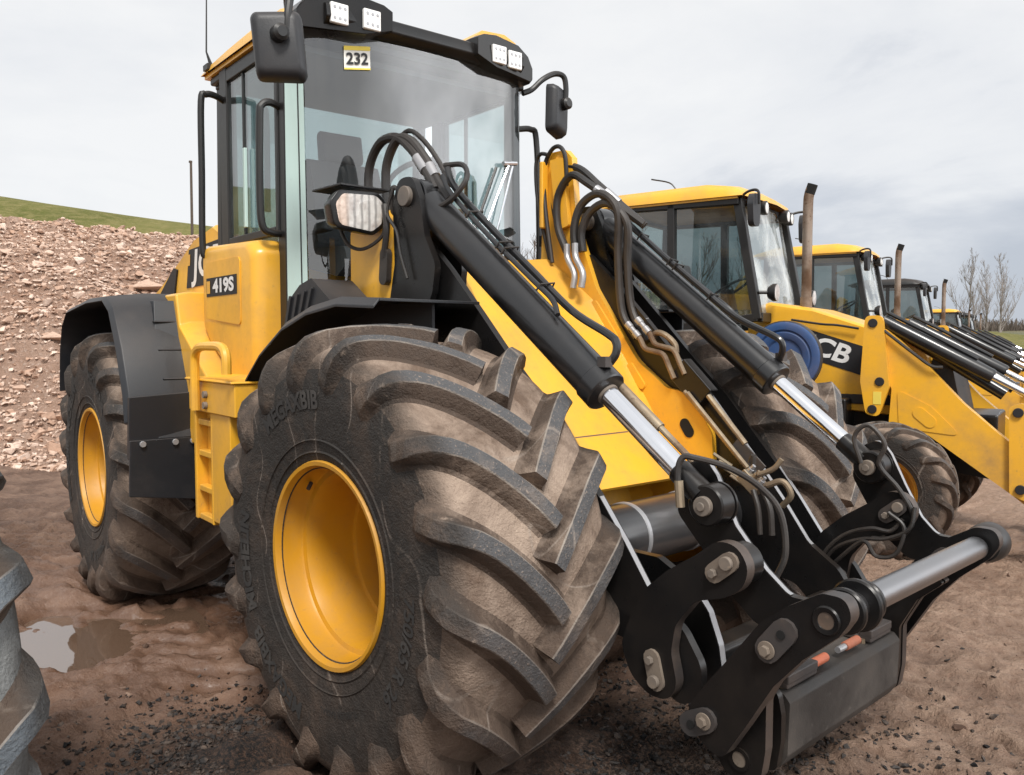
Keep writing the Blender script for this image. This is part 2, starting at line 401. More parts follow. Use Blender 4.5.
def text_geo(txt, size, bold=.0):
    cu = bpy.data.curves.new('txt', 'FONT'); cu.body = txt; cu.size = size; cu.align_x = 'CENTER'; cu.align_y = 'CENTER'; cu.offset = bold; cu.resolution_u = 4
    o = bpy.data.objects.new('txt', cu); COL.objects.link(o)
    bpy.context.view_layer.update()
    me = bpy.data.meshes.new_from_object(o.evaluated_get(bpy.context.evaluated_depsgraph_get()))
    V = [v.co.copy() for v in me.vertices]; F = [list(p.vertices) for p in me.polygons]
    bpy.data.objects.remove(o); bpy.data.curves.remove(cu); bpy.data.meshes.remove(me)
    return V, F
def copy_tree(o, parent=None):
    c = o.copy(); COL.objects.link(c)
    if parent is not None: c.parent = parent
    for ch in list(o.children): copy_tree(ch, c)
    return c

# ------------------------------------------------------------------ tyre and rim
def interp_prof(prof):
    P = [Vector((y, r)) for y, r in prof]; L = [0]
    for a, b in zip(P, P[1:]): L.append(L[-1] + (b - a).length)
    def at(s):
        s = max(0, min(L[-1] - 1e-6, s)); i = 0
        while L[i + 1] < s: i += 1
        f = (s - L[i]) / (L[i + 1] - L[i]); d = (P[i + 1] - P[i]).normalized()
        # smoothed normal
        j = i + 1 if (f > .5 and i + 2 < len(P)) else i
        def nrm(k): e = (P[k + 1] - P[k]).normalized(); return Vector((-e.y, e.x))
        n = nrm(i)
        if f > .5 and i + 2 < len(P): n = n.lerp(nrm(i + 1), f - .5)
        elif f <= .5 and i > 0: n = n.lerp(nrm(i - 1), .5 - f)
        n.normalize()
        if n.dot(P[i]) < 0 and n.y < 0 and abs(n.x) < .3: n = -n
        return P[i].lerp(P[i + 1], f), n
    return at, L[-1]
def smooth_prof(prof, n=5):
    return [(p.x, p.y) for p in catmull([(y, r, 0) for y, r in prof], n)]
def make_tyre(Rc, W, rb, nl, lh, mats, letters=None, letter_side=-1, wear=0., seed=1):
    """axis y, centre at origin. Rc crown radius of the carcass, W width, rb bead radius, nl lugs a side, lh lug height"""
    rnd = random.Random(seed); g = G(); h = W / 2; D = Rc - rb
    half = [(0, Rc), (.35 * h, Rc - .006 * Rc), (.66 * h, Rc - .020 * Rc), (.84 * h, Rc - .045 * Rc), (.945 * h, Rc - .10 * Rc), (.99 * h, Rc - .40 * D), (.985 * h, Rc - .55 * D),
            (.965 * h, Rc - .74 * D), (.93 * h, Rc - .90 * D), (.885 * h, rb), (.86 * h, rb - .02 * Rc)]
    sp = smooth_prof(half, 4)
    full = [(-y, r) for y, r in sp[::-1]] + sp[1:]
    # rings on the sidewall: small ridges
    prof = [(r, y) for y, r in full]
    def tone(pr, i):
        r = (pr[i][0] + pr[min(i + 1, len(pr) - 1)][0]) / 2
        return 0.0 if r > Rc - .115 * Rc else 1.0
    g.lathe(prof, 'y', n=120, t=tone)
    # rim guard ridges
    for s in (-1, 1):
        for rr, yy, w in ((rb + .10 * D, .932 * h, .005), (rb + .20 * D, .955 * h, .004)):
            g.lathe([(rr - w, s * yy * .985), (rr, s * (yy + .012 * h)), (rr + w, s * (yy + .004 * h)), (rr + w * 2, s * yy * .985)], 'y', n=90, t=1.0)
    at, Ltot = interp_prof(sp)
    # path length at the shoulder and at the lug's lower end
    def s_of_r(rt):
        lo = 0
        for k in range(400):
            p, n = at(Ltot * k / 400)
            if p.y < rt: return Ltot * k / 400
        return Ltot
    s_sh = s_of_r(Rc - .055 * Rc); s_end = s_of_r(Rc - .205 * Rc); s_mid = s_of_r(Rc - .10 * Rc)
    pitch = 2 * PI / nl
    cen = Rc * .022
    for side in (-1, 1):
        for k in range(nl):
            th0 = k * pitch + (pitch / 2 if side > 0 else 0) + rnd.uniform(-.01, .01)
            NP = 17; rows = []
            hw = lh * rnd.uniform(.95, 1.03)
            for q in range(NP):
                t = q / (NP - 1)
                s = -cen * (1 - t) ** 3 * .3 + t * s_end if t > 0 else 0.0
                s = t * s_end
                w = min(1, s / s_sh)
                # angle advance from centre to shoulder then on down the sidewall
                ang = 1.10 * pitch * (1.30 * w - .30 * w * w) if s <= s_sh else 1.10 * pitch + .34 * pitch * (s - s_sh) / (s_end - s_sh)
                p, n = at(max(s, 0))
                y = p.x - (cen if t == 0 else cen * (1 - w) ** 2)
                height = hw
                if s > s_sh:
                    u = (s - s_sh) / (s_end - s_sh); height = hw * (1 - .80 * u ** .85)
                wide = 1.0 if s <= s_sh else 1.0 + .30 * (s - s_sh) / (s_end - s_sh)
                if q == 0: height *= .97
                if q == NP - 1: height = hw * .05; wide *= .72
                elif q == NP - 2: wide *= 1.0
                rows.append((y, p.y, n, ang, height, wide, s))
            a = lh
            sec = [(-1.12, .0), (-.76, .12), (-.44, .94), (-.38, 1.0), (.32, 1.0), (.38, .94), (.70, .12), (1.10, .0)]
            V = []; 
            for qi, (y, r, n, ang, height, wide, s) in enumerate(rows):
                # tangent of the path to set the section square to it
                q2 = min(qi + 1, NP - 1); q1 = max(qi - 1, 0)
                ds = rows[q2][6] - rows[q1][6]; da = (rows[q2][3] - rows[q1][3]) * r
                l = math.hypot(ds, da) or 1; ts, ta = ds / l, da / l
                for (cx, cz) in sec:
                    off = cx * a * .98 * wide
                    # step across the path: (along s, along angle) = (-ta, ts)
                    ds_ = -ta * off; aa = ang + ts * off / r
                    s2 = max(0, s + ds_); 
                    p2, n2 = at(s2)
                    yy = p2.x + (min(0, s + ds_) if s + ds_ < 0 else 0) - cen * (1 - min(1, max(0, s2) / s_sh)) ** 2
                    jz = height * cz + (rnd.uniform(-.02, .02) * lh if cz > .5 else 0) - (.004 if cz == 0 else 0)
                    yv = (yy + n2.x * jz) * 1.0; rv = p2.y + n2.y * jz
                    A = th0 + aa
                    V.append((rv * math.cos(A), side * yv, rv * math.sin(A)))
            K = len(sec)
            for qi in range(NP - 1):
                for c_ in range(K - 1):
                    tn = .33 if c_ in (0, 1, 5, 6) else (.66 if c_ == 3 else .5)
                    if qi >= NP - 4 and tn > .4: tn = .33 if qi < NP - 3 else .5
                    if qi >= NP - 2: tn = .33
                    g.add([], [], 0)
                    o = len(g.v)
                    g.f.append([o + qi * K + c_, o + qi * K + c_ + 1, o + (qi + 1) * K + c_ + 1, o + (qi + 1) * K + c_]); g.m.append(0); g.t.append(tn)
            o = len(g.v)
            g.f.append([o + i for i in range(K)]); g.m.append(0); g.t.append(.33)
            g.f.append([o + (NP - 1) * K + i for i in range(K)]); g.m.append(0); g.t.append(.33)
            g.v += V
    if letters:
        for txt, size, mid_deg, rr, bold in letters:
            V, F = text_geo(txt, size, bold)
            W2 = []
            for v in V:
                rad = rr + v.y
                A = R(mid_deg) - v.x / rr
                # find the sidewall height at that radius
                s = s_of_r(rad); p, n = at(s)
                W2.append((rad * math.cos(A), letter_side * (p.x + .0035), rad * math.sin(A)))
            g.add(W2, F, 1, 1.0)
    me = g.mesh('tyre', mats, 32, True, recalc=True)
    co_ = np.empty(len(me.vertices) * 3, dtype=np.float32); me.vertices.foreach_get('co', co_); co_ = co_.reshape(-1, 3)
    a = me.attributes.new('lat', 'FLOAT', 'POINT'); a.data.foreach_set('value', np.abs(co_[:, 1]) / h)
    a = me.attributes.new('rad', 'FLOAT', 'POINT'); a.data.foreach_set('value', ((np.hypot(co_[:, 0], co_[:, 2]) - Rc) / lh).astype(np.float32))
    return me
def make_rim(r0, half, depth, side=-1, dish=None):
    """rim with the dish towards `side`; r0 flange radius"""
    g = G(); k = r0 / .36
    o = [(.340 * k, .05), (.352 * k, .012), (.360 * k, .0), (.3555 * k, -.010), (.342 * k, -.008), (.335 * k, .008), (.332 * k, .03), (.331 * k, .088), (.326 * k, .098), (.310 * k, .104), (.305 * k, .118),
         (.296 * k, .16), (.294 * k, .285), (.292 * k, .295), (.278 * k, .30), (.273 * k, .315), (.272 * k, .40), (.270 * k, .52)]
    if dish is not None: o = [(r, h * dish) for r, h in o]
    d = depth
    o = [p for p in o if p[1] < d - .02] + [(.279 * k, d), (.18 * k, d + .012), (.165 * k, d - .01), (.16 * k, d - .035), (.09 * k, d - .05), (.0, d - .052)]
    prof = [(r, side * (half - h)) for r, h in o]
    g.lathe(prof, 'y', n=72)
    # back barrel
    g.lathe([(.28 * k, side * (half - d)), (.30 * k, -side * (half - .12)), (.335 * k, -side * (half - .05)), (.36 * k, -side * half), (.34 * k, -side * (half - .06))], 'y', n=48)
    for i in range(10):
        a = 2 * PI * i / 10
        p = Vector((.205 * k * math.cos(a), side * (half - d - .006), .205 * k * math.sin(a)))
        g.cyl(p, p + Vector((0, side * .03, 0)), .014 * k, n=6)
    # valve
    p = Vector((.312 * k * math.cos(2.0), side * (half - .07), .328 * k * math.sin(2.0))); q = p * .93; q.y = p.y + side * .02
    g.cyl(p, q, .008, n=8, m=1)
    return g.mesh('rim', [M['rimyellow'], M['greyplate']], 35)
def make_wheel(tyre_me, rim_me, parent, loc, rot=0., name='wheel'):
    w = bpy.data.objects.new(name, None); COL.objects.link(w); w.parent = parent; w.location = loc; w.rotation_euler = (0, rot, 0)
    for nm, me in (('tyre', tyre_me), ('rim', rim_me)):
        o = bpy.data.objects.new(nm, me); COL.objects.link(o); o.parent = w
    return w

# ------------------------------------------------------------------ the wheel loader
LOADER = thing('wheel_loader', 'large yellow wheel loader in front with a 232 card in its windscreen', 'wheel loader')
AL = -.0752201; HX = -1.4053
def rear(o):
    """put a part on the rear half of the articulated machine"""
    c, s = math.cos(AL), math.sin(AL)
    o.location = (HX - c * HX, -s * HX, 0); o.rotation_euler = (0, 0, AL); return o

LET = [('MICHELIN', .085, 172, .545, .004), ('MEGAXBIB', .085, 92, .565, .003), ('750/65 R 26', .078, -36, .525, .002), ('TUBELESS RADIAL', .03, -92, .49, .0), ('MEGAXBIB', .085, -140, .555, .003)]
rimR = make_rim(.36, .318, .50, -1); rimL = make_rim(.36, .318, .50, 1)
tyreR = make_tyre(.768, .70, .345, 18, .060, ['tyre', 'letter'], LET, -1, seed=3)
tyreL = make_tyre(.768, .70, .345, 18, .060, ['tyre', 'letter'], None, 1, seed=4)
# lug phase measured on the near front wheel
make_wheel(tyreR, rimR, LOADER, (0, -.94, .76), R(-16.5 + 0))
make_wheel(tyreL, rimL, LOADER, (0, .94, .76), R(7))
cr, sr = math.cos(AL), math.sin(AL)
def Rp(x, y, z): return (HX + cr * (x - HX) - sr * y, sr * (x - HX) + cr * y, z)
for y, tm, rm, ph in ((-.94, tyreR, rimR, 31), (.94, tyreL, rimL, 12)):
    w = make_wheel(tm, rm, LOADER, Rp(-2.8106, y, .76)); w.rotation_euler = (0, R(ph), AL)

# axles
g = G(); g.cyl((0, -.62, .76), (0, .62, .76), .13, n=20); g.lathe([(.0, -.2), (.2, -.16), (.25, 0), (.2, .16), (.0, .2)], 'y', (0, 0, .76), 24)
for s in (-1, 1): g.lathe([(.13, s * .4), (.24, s * .46), (.26, s * .62), (.14, s * .63)], 'y', (0, 0, .76), 24)
g.build('front_axle', 'yellow', LOADER)
g = G(); g.cyl((-2.81, -.62, .76), (-2.81, .62, .76), .13, n=20); g.lathe([(.0, -.2), (.2, -.16), (.25, 0), (.2, .16), (.0, .2)], 'y', (-2.81, 0, .76), 24)
rear(g.build('rear_axle', 'black', LOADER))

# front frame: two side plates joined by a sloping cover
g = G()
far = [(-.60, 2.44), (-.57, 2.485), (-.45, 2.485), (-.405, 2.44), (-.37, 2.09), (-.24, 1.78), (.02, 1.43), (.19, 1.31), (.26, 1.30), (.34, 1.265), (.435, 1.12), (.445, .93), (.25, .72), (-.35, .60), (-.85, .70), (-.85, 1.65), (-.62, 1.95)]
far = round_poly(far, [0, 0, 0, 0, .05, .2, .25, .08, .05, .06, .08, .03, .05, .1, .05, .1, .05])
g.prism(far, .40, .44); g.build('side_plate', 'yellow', LOADER, bevel=.006); g = G()
near = [(-.62, 2.02), (-.56, 2.08), (-.47, 2.06), (-.42, 1.95), (-.24, 1.75), (-.10, 1.55), (.10, 1.36), (.30, 1.24), (.40, 1.12), (.40, .93), (.25, .72), (-.35, .60), (-.85, .70), (-.85, 1.65)]
g.prism(round_poly(near, .06), -.44, -.40)
o = g.build('side_plate', 'yellow', LOADER, bevel=.006)
# lifting eye: the dark of its hole, painted as a patch on the inner face
def slot(cx, cz, l, r, ang, n=8):
    P = []
    for k in range(n + 1): a = -PI / 2 + PI * k / n; P.append((l + r * math.cos(a), r * math.sin(a)))
    for k in range(n + 1): a = PI / 2 + PI * k / n; P.append((-l + r * math.cos(a), r * math.sin(a)))
    c, s = math.cos(ang), math.sin(ang)
    return [(cx + x * c - z * s, cz + x * s + z * c) for x, z in P]
g = G(); g.prism(slot(.305, 1.135, .020, .026, R(125)), .3965, .3995); g.build('lifting_eye', 'flat_black', LOADER)
g = G(); g.add([(.157, -.40, 1.1265), (.1625, .39, 1.1265), (.1665, .39, 1.1215), (.161, -.40, 1.1215)], [[0, 1, 2, 3]]); g.map(lambda p: p + Vector((.0015, 0, .0015))); g.build('cover_seam', 'boredark', LOADER, smooth=0)
g = G(); g.tube([(.345 - .0, .395, 1.19), (.30, .39, 1.20), (.26, .395, 1.16)], .006, 6)  # weld run
# sloping cover
def cover_pts(u, v):  # u across, v down
    top = Vector((-.50, -.27, 1.885)).lerp(Vector((-.56, .40, 1.945)), u)
    mid = Vector((.16, -.40, 1.125)).lerp(Vector((.165, .40, 1.125)), u)
    bot = Vector((.36, -.40, .945)).lerp(Vector((.36, .40, .935)), u)
    return top, mid, bot
V = []; F = []
nu = 16
rows = []
for j in range(nu + 1):
    u = j / nu; t, m_, b = cover_pts(u, 0)
    lift = .16 * max(0, (u - .62) / .38) ** 2       # sweeps up into the far plate
    rows.append([t, t.lerp(m_, .33) + Vector((lift * .35, 0, lift * .35)), t.lerp(m_, .66) + Vector((lift * .2, 0, lift * .2)), m_, m_.lerp(b, .06) , b, b + Vector((-.012, 0, -.012)), b + Vector((-.06, 0, -.02)), b + Vector((-.5, 0, -.02))])
k = len(rows[0])
for r_ in rows: V += r_
for j in range(nu):
    for i in range(k - 1): F.append([j * k + i, (j + 1) * k + i, (j + 1) * k + i + 1, j * k + i + 1])
g = G(); g.add(V, F)
g.build('frame_cover', 'yellow', LOADER, smooth=14)
g = G()
for (px, pz) in ((.0, 0),):
    pass
# raised pressings on the far side plate
for (x0, z0, l, w_) in ((-.18, 1.62, .10, .022), (.02, 1.36, .055, .018)):
    d = Vector((.62, -.78)).normalized()
    P = slot(x0, z0, l, w_, math.atan2(d.y, d.x)); g.prism(P, .388, .3995)
g.prism(slot(-.485, 2.44, .0, .022, 0), .388, .3995); g.prism(slot(-.455, 2.13, .0, .032, 0), .385, .3995)
g.build('plate_pressing', 'yellow', LOADER, bevel=.004, split=True)
# tower flange (bent edge of the far plate)
g = G(); g.prism([(-.53, 2.44), (-.44, 2.44), (-.40, 2.10), (-.48, 2.08)], .37, .397)
g.box((-.59, .352, 2.10), (-.565, .398, 2.44)); g.build('tower_flange', 'yellow', LOADER, bevel=.008, split=True)
# headlight bracket on the near side
g = G(); g.prism(round_poly([(-.80, 1.60), (-.80, 2.02), (-.70, 2.10), (-.53, 2.09), (-.44, 1.96), (-.42, 1.80), (-.50, 1.60)], .05), -.64, -.60); g.prism(round_poly([(-.80, 1.60), (-.80, 2.02), (-.70, 2.10), (-.53, 2.09), (-.44, 1.96), (-.42, 1.80), (-.50, 1.60)], .05), .60, .64)
g.build('lamp_bracket', 'yellow', LOADER, bevel=.006, split=True)
# black body of the front frame between the plates
g = G(); g.box((-.80, -.395, .62), (-.05, .395, 1.28)); g.build('frame_core', 'black', LOADER, bevel=.02)
g = G(); g.cyl((-.2, -.395, .98), (-.2, .395, .98), .10, n=20); g.cyl((.10, -.38, .90), (.16, .25, .915), .035, n=16); g.build('cross_shaft', 'black', LOADER, split=True)

# clevis plates that carry the tops of the tilt rams
for s in (-1, 1):
    g = G()
    P = round_poly([(-.46, 2.10), (-.42, 2.20), (-.32, 2.20), (-.27, 2.10), (-.24, 1.95), (-.17, 1.83), (-.19, 1.72), (-.27, 1.58), (-.52, 1.56), (-.45, 1.85)], .06)
    for a, b in ((.475, .505), (.615, .645)): g.prism(P, s * a, s * b)
    g.build('clevis_plate', 'black', LOADER, bevel=.006, split=True)
    g = G(); g.cyl((-.36, s * .44, 2.12), (-.36, s * .665, 2.12), .042);     g.build('pivot_pin', 'pin', LOADER, bevel=.004)
    # keeper with cable, on the outer plate
    g = G(); g.tube(catmull([(-.42, s * .67, 2.16), (-.45, s * .68, 2.06), (-.40, s * .67, 1.98), (-.37, s * .67, 1.88), (-.33, s * .665, 1.78)], 6), .007, 6)
    g.build('grease_line', 'hose', LOADER)

# tilt rams
A0 = Vector((-.36, .555, 2.12)); A1 = Vector((1.07, .555, 1.031))
dR = (A1 - A0).normalized(); LR = (A1 - A0).length; up = Vector((0, 1, 0)).cross(dR); up = -up if up.z < 0 else up
for s in (-1, 1):
    def Q(d, side=0., h=0.): p = A0 + dR * d + up * h; return Vector((p.x, s * (p.y + side), p.z))
    g = G()
    g.tube([Q(.02), Q(.05), Q(.06), Q(1.19), Q(1.20), Q(1.205), Q(1.265), Q(1.27), Q(1.275)], [.05, .064, .072, .072, .072, .078, .078, .074, .045], 28)
    g.lathe([(.0, -.05), (.072, -.05), (.078, -.045), (.078, .045), (.072, .05), (0, .05)], 'y', (A0.x, s * A0.y, A0.z), 24)
    o = g.build('tilt_ram', 'blackram', LOADER)
    g = G(); g.tube([Q(1.27), Q(LR - .15)], .036, 24); g.build('ram_rod', 'chrome', o)
    g = G(); g.tube([Q(1.262), Q(1.285)], .040, 24); g.build('rod_seal', 'pin', o)
    g = G(); g.tube([Q(LR - .155), Q(LR - .15), Q(LR - .04)], [.036, .040, .042], 20)
    g.lathe([(.0, -.034), (.058, -.034), (.063, -.029), (.063, .029), (.058, .034), (0, .034)], 'y', (A1.x, s * A1.y, A1.z), 28)
    g.build('rod_eye', 'black', o)
    g = G(); oy = -.039
    g.cyl((A1.x, s * .555 + oy + .004, A1.z), (A1.x, s * .555 + oy - .016, A1.z), .030); g.cyl((A1.x, s * .555 + oy - .016, A1.z), (A1.x, s * .555 + oy - .024, A1.z), .014, n=12)
    g.build('rod_pin', 'pin', o, bevel=.003)
    g = G(); g.lathe([(.03, .035), (.066, .035), (.066, .044), (.03, .044)], 'y', (A1.x, s * .555, A1.z), 28); g.build('pin_collar', 'black', o)
    # steel oil pipe along the ram
    g = G()
    if s < 0:
        g.tube([Q(1.26, -.062, .022), Q(1.48, -.062, .022)], .017, 12); g.tube([Q(1.47, -.062, .022), Q(1.72, -.062, .022)], .011, 10)
        g.build('oil_pipe', 'zinc', o, split=True)
    # hoses strapped on top of the ram
    for side, h0, rr, pp in ((-.035, .112, .0145, [Q(.02, -.035, .16), Q(.12, -.035, .122), Q(.40, -.035, .110), Q(.70, -.033, .108), (Q(.95, -.03, .110)), Q(1.14, -.02, .150), Q(1.19, -.015, .152), Q(1.215, -.01, .125), Q(1.22, 0, .088)]), (.004, .10, .010, [Q(.05, .0, .14), Q(.15, .002, .11), Q(.45, .004, .10), Q(.75, .006, .103), Q(.88, .01, .106), Q(.95, .03, .09)])):
        g = G(); g.tube(catmull(pp, 6), rr, 10); g.build('ram_hose', 'blackram', o)
    g = G(); g.box((-.018, -.018, 0), (.018, .018, .035), M_=Matrix.Translation(Q(1.225, .02, .075))); g.build('hose_union', 'greyplate', o)
    g = G()
    for d in (.3, .52, .56, .80): g.tube([Q(d, -.055, .09), Q(d, -.053, .126), Q(d, .012, .118), Q(d, .018, .09)], .004, 6)
    g.build('hose_clip', 'hose', o, split=True)

# arched hoses at the top of each ram
arch_n = [[(-.80, -.50, 1.95), (-.86, -.50, 2.20), (-.85, -.50, 2.34), (-.76, -.50, 2.43), (-.63, -.50, 2.43), (-.50, -.51, 2.35), (-.38, -.52, 2.23), (-.30, -.54, 2.15)],
          [(-.68, -.50, 1.95), (-.72, -.50, 2.20), (-.71, -.50, 2.33), (-.63, -.50, 2.42), (-.53, -.50, 2.40), (-.42, -.50, 2.30), (-.33, -.51, 2.20), (-.22, -.53, 2.10)],
          [(-.74, -.47, 1.95), (-.77, -.46, 2.22), (-.74, -.46, 2.36), (-.62, -.46, 2.46), (-.50, -.46, 2.41), (-.36, -.47, 2.28), (-.26, -.5, 2.17)]]
arch_f = [[(-.46, .44, 1.96), (-.52, .42, 2.12), (-.545, .42, 2.27), (-.47, .42, 2.39), (-.37, .42, 2.38), (-.27, .45, 2.29), (-.16, .5, 2.18), (-.06, .55, 2.08)],
          [(-.40, .36, 1.97), (-.46, .36, 2.10), (-.46, .36, 2.25), (-.37, .36, 2.34), (-.27, .37, 2.29), (-.15, .42, 2.19), (-.03, .5, 2.08)],
          [(-.33, .35, 1.96), (-.34, .35, 2.08), (-.30, .36, 2.19), (-.19, .37, 2.23), (-.09, .38, 2.14), (-.10, .40, 1.92), (-.08, .41, 1.66), (.02, .40, 1.54)],
          [(-.29, .36, 1.96), (-.30, .36, 2.06), (-.25, .37, 2.15), (-.15, .38, 2.18), (-.05, .40, 2.08), (-.06, .42, 1.90), (-.04, .43, 1.68), (.06, .42, 1.52)],
          [(-.50, .36, 1.92), (-.56, .37, 2.20), (-.58, .38, 2.40), (-.53, .38, 2.49), (-.47, .38, 2.50), (-.43, .38, 2.44), (-.42, .38, 2.30)],
          [(-.55, .40, 1.92), (-.62, .38, 2.22), (-.63, .37, 2.42), (-.60, .37, 2.48), (-.54, .37, 2.47)]]
for k, a in enumerate(arch_n + arch_f):
    r = [.021, .021, .011, .020, .020, .020, .020, .011, .010][k]
    g = G(); g.tube(catmull(a, 6), r, 10); o = g.build('hydraulic_hose', 'hose', LOADER)
    if k in (0, 1, 3, 4):
        g = G(); p = [Vector(q) for q in a]; q = p[-3].lerp(p[-2], .3); w = p[-3].lerp(p[-2], .85)
        g.cyl(q, w, r * 1.18, n=12); g.build('ferrule', 'edge', o)
# crimped ends going into the cover
g = G()
for dx in (0, .055): 
    g.tube(catmull([(-.37 + dx, .33, 2.0), (-.36 + dx, .325, 1.93), (-.30 + dx, .31, 1.85), (-.30 + dx, .30, 1.78)], 4), .016, 10)
g.build('hose_fitting', 'edge', LOADER, split=True)
# loose loop hose over the near ram
g = G(); g.tube(catmull([(-.52, -.60, 2.05), (-.50, -.62, 2.17), (-.42, -.63, 2.15), (-.35, -.62, 2.10), (-.26, -.60, 2.06), (-.15, -.58, 2.09), (-.10, -.54, 2.17), (-.17, -.5, 2.24), (-.30, -.49, 2.26)], 6), .011, 8)
g.build('hydraulic_hose', 'hose', LOADER)
# pipework on the far arm
g = G()
def pipe(pts, r, mat='zinc', name='steel_pipe', n=10, cat=True):
    g = G(); g.tube(catmull(pts, 5) if cat else pts, r, n); return g.build(name, mat, LOADER)
for dx, dz, y in ((0, 0, .375), (.05, .02, .385)):
    pipe([(-.02 + dx, y, 1.605 + dz), (.05 + dx, y, 1.54 + dz), (.085 + dx, y, 1.49 + dz), (.14 + dx, y, 1.475 + dz), (.19 + dx, y, 1.46 + dz), (.225 + dx, y, 1.40 + dz), (.25 + dx, y, 1.355 + dz)], .0125)
    g = G(); a, b = Vector((-.02 + dx, y, 1.605 + dz)), Vector((.05 + dx, y, 1.54 + dz)); g.tube([a, a.lerp(b, .3), a.lerp(b, .35), a.lerp(b, .6), a.lerp(b, .65), b], [.017, .017, .0135, .0135, .017, .017], 12); g.build('pipe_union', 'edge', LOADER)
pipe([(.10, .40, 1.53), (.13, .40, 1.56), (.18, .40, 1.55), (.225, .41, 1.51), (.235, .41, 1.47)], .014)
pipe([(.30, .385, 1.30), (.61, .385, 1.00)], .010, cat=False); pipe([(.325, .372, 1.295), (.63, .372, .995)], .010, cat=False)
pipe([(.40, .40, 1.30), (.60, .40, 1.09)], .013, 'zinc', cat=False)
for k in range(4): pipe([(.49 + .028 * k, .33, 1.045 - .028 * k), (.555 + .028 * k, .37, .995 - .028 * k)], .0075, 'zinc', 'pipe_stub', 8, False)
def obox(x, z, ang, l, w, y0, y1, name, mat, bev):
    g = G(); Mx = Matrix.Translation((x, 0, z)) @ Matrix.Rotation(R(ang), 4, 'Y'); g.box((-l, y0, -w), (l, y1, w), M_=Mx); return g.build(name, mat, LOADER, bevel=bev)
obox(.325, 1.335, 43, .10, .058, .385, .445, 'pipe_guard', 'black', .006)
obox(.615, 1.035, 41, .085, .036, .39, .398, 'pipe_cover', 'greyplate', .003)
blk = obox(.70, .955, 40, .05, .028, .26, .33, 'coupling_block', 'zinc', .004)
Mx = Matrix.Translation((.70, 0, .955)) @ Matrix.Rotation(R(40), 4, 'Y')
for k in range(3):
    g = G(); p = Mx @ Vector((-.032 + .032 * k, .28, .026)); q = Mx @ Vector((-.032 + .032 * k, .28, .062)); g.tube([p, p.lerp(q, .5), p.lerp(q, .52), q], [.013, .013, .009, .009], 6); g.build('coupling_nut', ['edge', 'zinc', 'edge'][k], blk)
pipe([(.685, .30, 1.03), (.70, .30, 1.06), (.70, .30, 1.0), (.72, .30, .97)], .011, 'hose', 'hydraulic_hose'); pipe([(.74, .27, .99), (.80, .28, 1.02), (.83, .29, 1.06)], .011); pipe([(.77, .29, .95), (.83, .30, .97), (.86, .31, .92), (.82, .32, .87)], .013)
pipe([(.76, .27, .93), (.80, .26, .86), (.81, .26, .76)], .013, 'hose', 'hydraulic_hose'); pipe([(.73, .25, .93), (.76, .24, .86), (.77, .24, .76)], .011, 'hose', 'hydraulic_hose')

# lift arms: a pair of plates each side, joined by the torque tube
ARM = [(-.52, 2.0), (-.32, 1.96), (-.15, 1.815), (.04, 1.63), (.235, 1.435), (.40, 1.285), (.535, 1.13), (.65, 1.00), (.76, .865), (.87, .715), (1.0, .63), (1.07, .53), (1.06, .43), (.98, .385), (.82, .54), (.55, .57), (.33, .64), (.20, .95), (-.06, 1.35), (-.50, 1.72)]
for s in (-1, 1):
    g = G(); P = round_poly(ARM, .10, 5)
    inner = P if s > 0 else round_poly([(-.52, 1.9), (-.35, 1.70), (-.06, 1.35), (.20, .95), (.33, .64), (.30, .62), (-.1, 1.0), (-.50, 1.6)], .05)
    g.prism(inner, s * .43, s * .462); g.prism(P, s * .56, s * .59)
    g.box((-.50, s * .455, 1.60), (-.2, s * .57, 1.80)); g.box((.45, s * .455, .60), (.80, s * .57, .66))
    o = g.build('lift_arm', ['black', 'black'], LOADER, bevel=.004)
    # highlight along each plate's front edge, put in as a pale strip
    for a in ((.575,) if s < 0 else (.446, .575)):
        pts = [Vector((p[0], s * a, p[1])) for p in round_poly(ARM, .10, 5)]
        idx = [i for i, p in enumerate(pts) if (.55 if a > .5 else -.3) < p.x < .98 and p.z > .64]
        seq = [pts[i] for i in idx]; seq.sort(key=lambda p: p.x)
        g = G(); V = []; 
        for i, p in enumerate(seq):
            e = (seq[min(i + 1, len(seq) - 1)] - seq[max(i - 1, 0)]).normalized(); n = Vector((-e.z, 0, e.x)); n = -n if n.z < 0 else n
            V += [p + n * .0028 + Vector((0, -.0135, 0)), p + n * .0028 + Vector((0, .008, 0))]
        g.add(V, [[2 * i, 2 * i + 1, 2 * i + 3, 2 * i + 2] for i in range(len(seq) - 1)]); g.build('edge_highlight', 'edge', o)
FT = round_poly([(.60, .80), (.80, .80), (.935, .735), (1.0, .66), (1.04, .56), (1.06, .44), (.98, .385), (.60, .60)], .05, 4)
g = G(); g.prism(FT, -.462, -.43); fo = g.build('arm_foot_plate', 'black', LOADER, bevel=.003)
seq = [Vector((p[0], -.446, p[1])) for p in FT if p[0] > .90 and p[1] > .45]; seq.sort(key=lambda p: -p.z); V = []
for i, p in enumerate(seq):
    e = (seq[min(i + 1, len(seq) - 1)] - seq[max(i - 1, 0)]).normalized(); n = Vector((-e.z, 0, e.x)); n = -n if n.x < 0 else n
    V += [p + n * .0028 + Vector((0, -.0135, 0)), p + n * .0028 + Vector((0, .0135, 0))]
g = G(); g.add(V, [[2 * i, 2 * i + 1, 2 * i + 3, 2 * i + 2] for i in range(len(seq) - 1)]); g.build('edge_highlight', 'edge', fo)  # pale strip painting the highlight on the foot plate's rim
g = G(); g.cyl((.45, -.43, .775), (.45, .43, .775), .122, n=40)
o = g.build('torque_tube', 'tube', LOADER)
g = G()
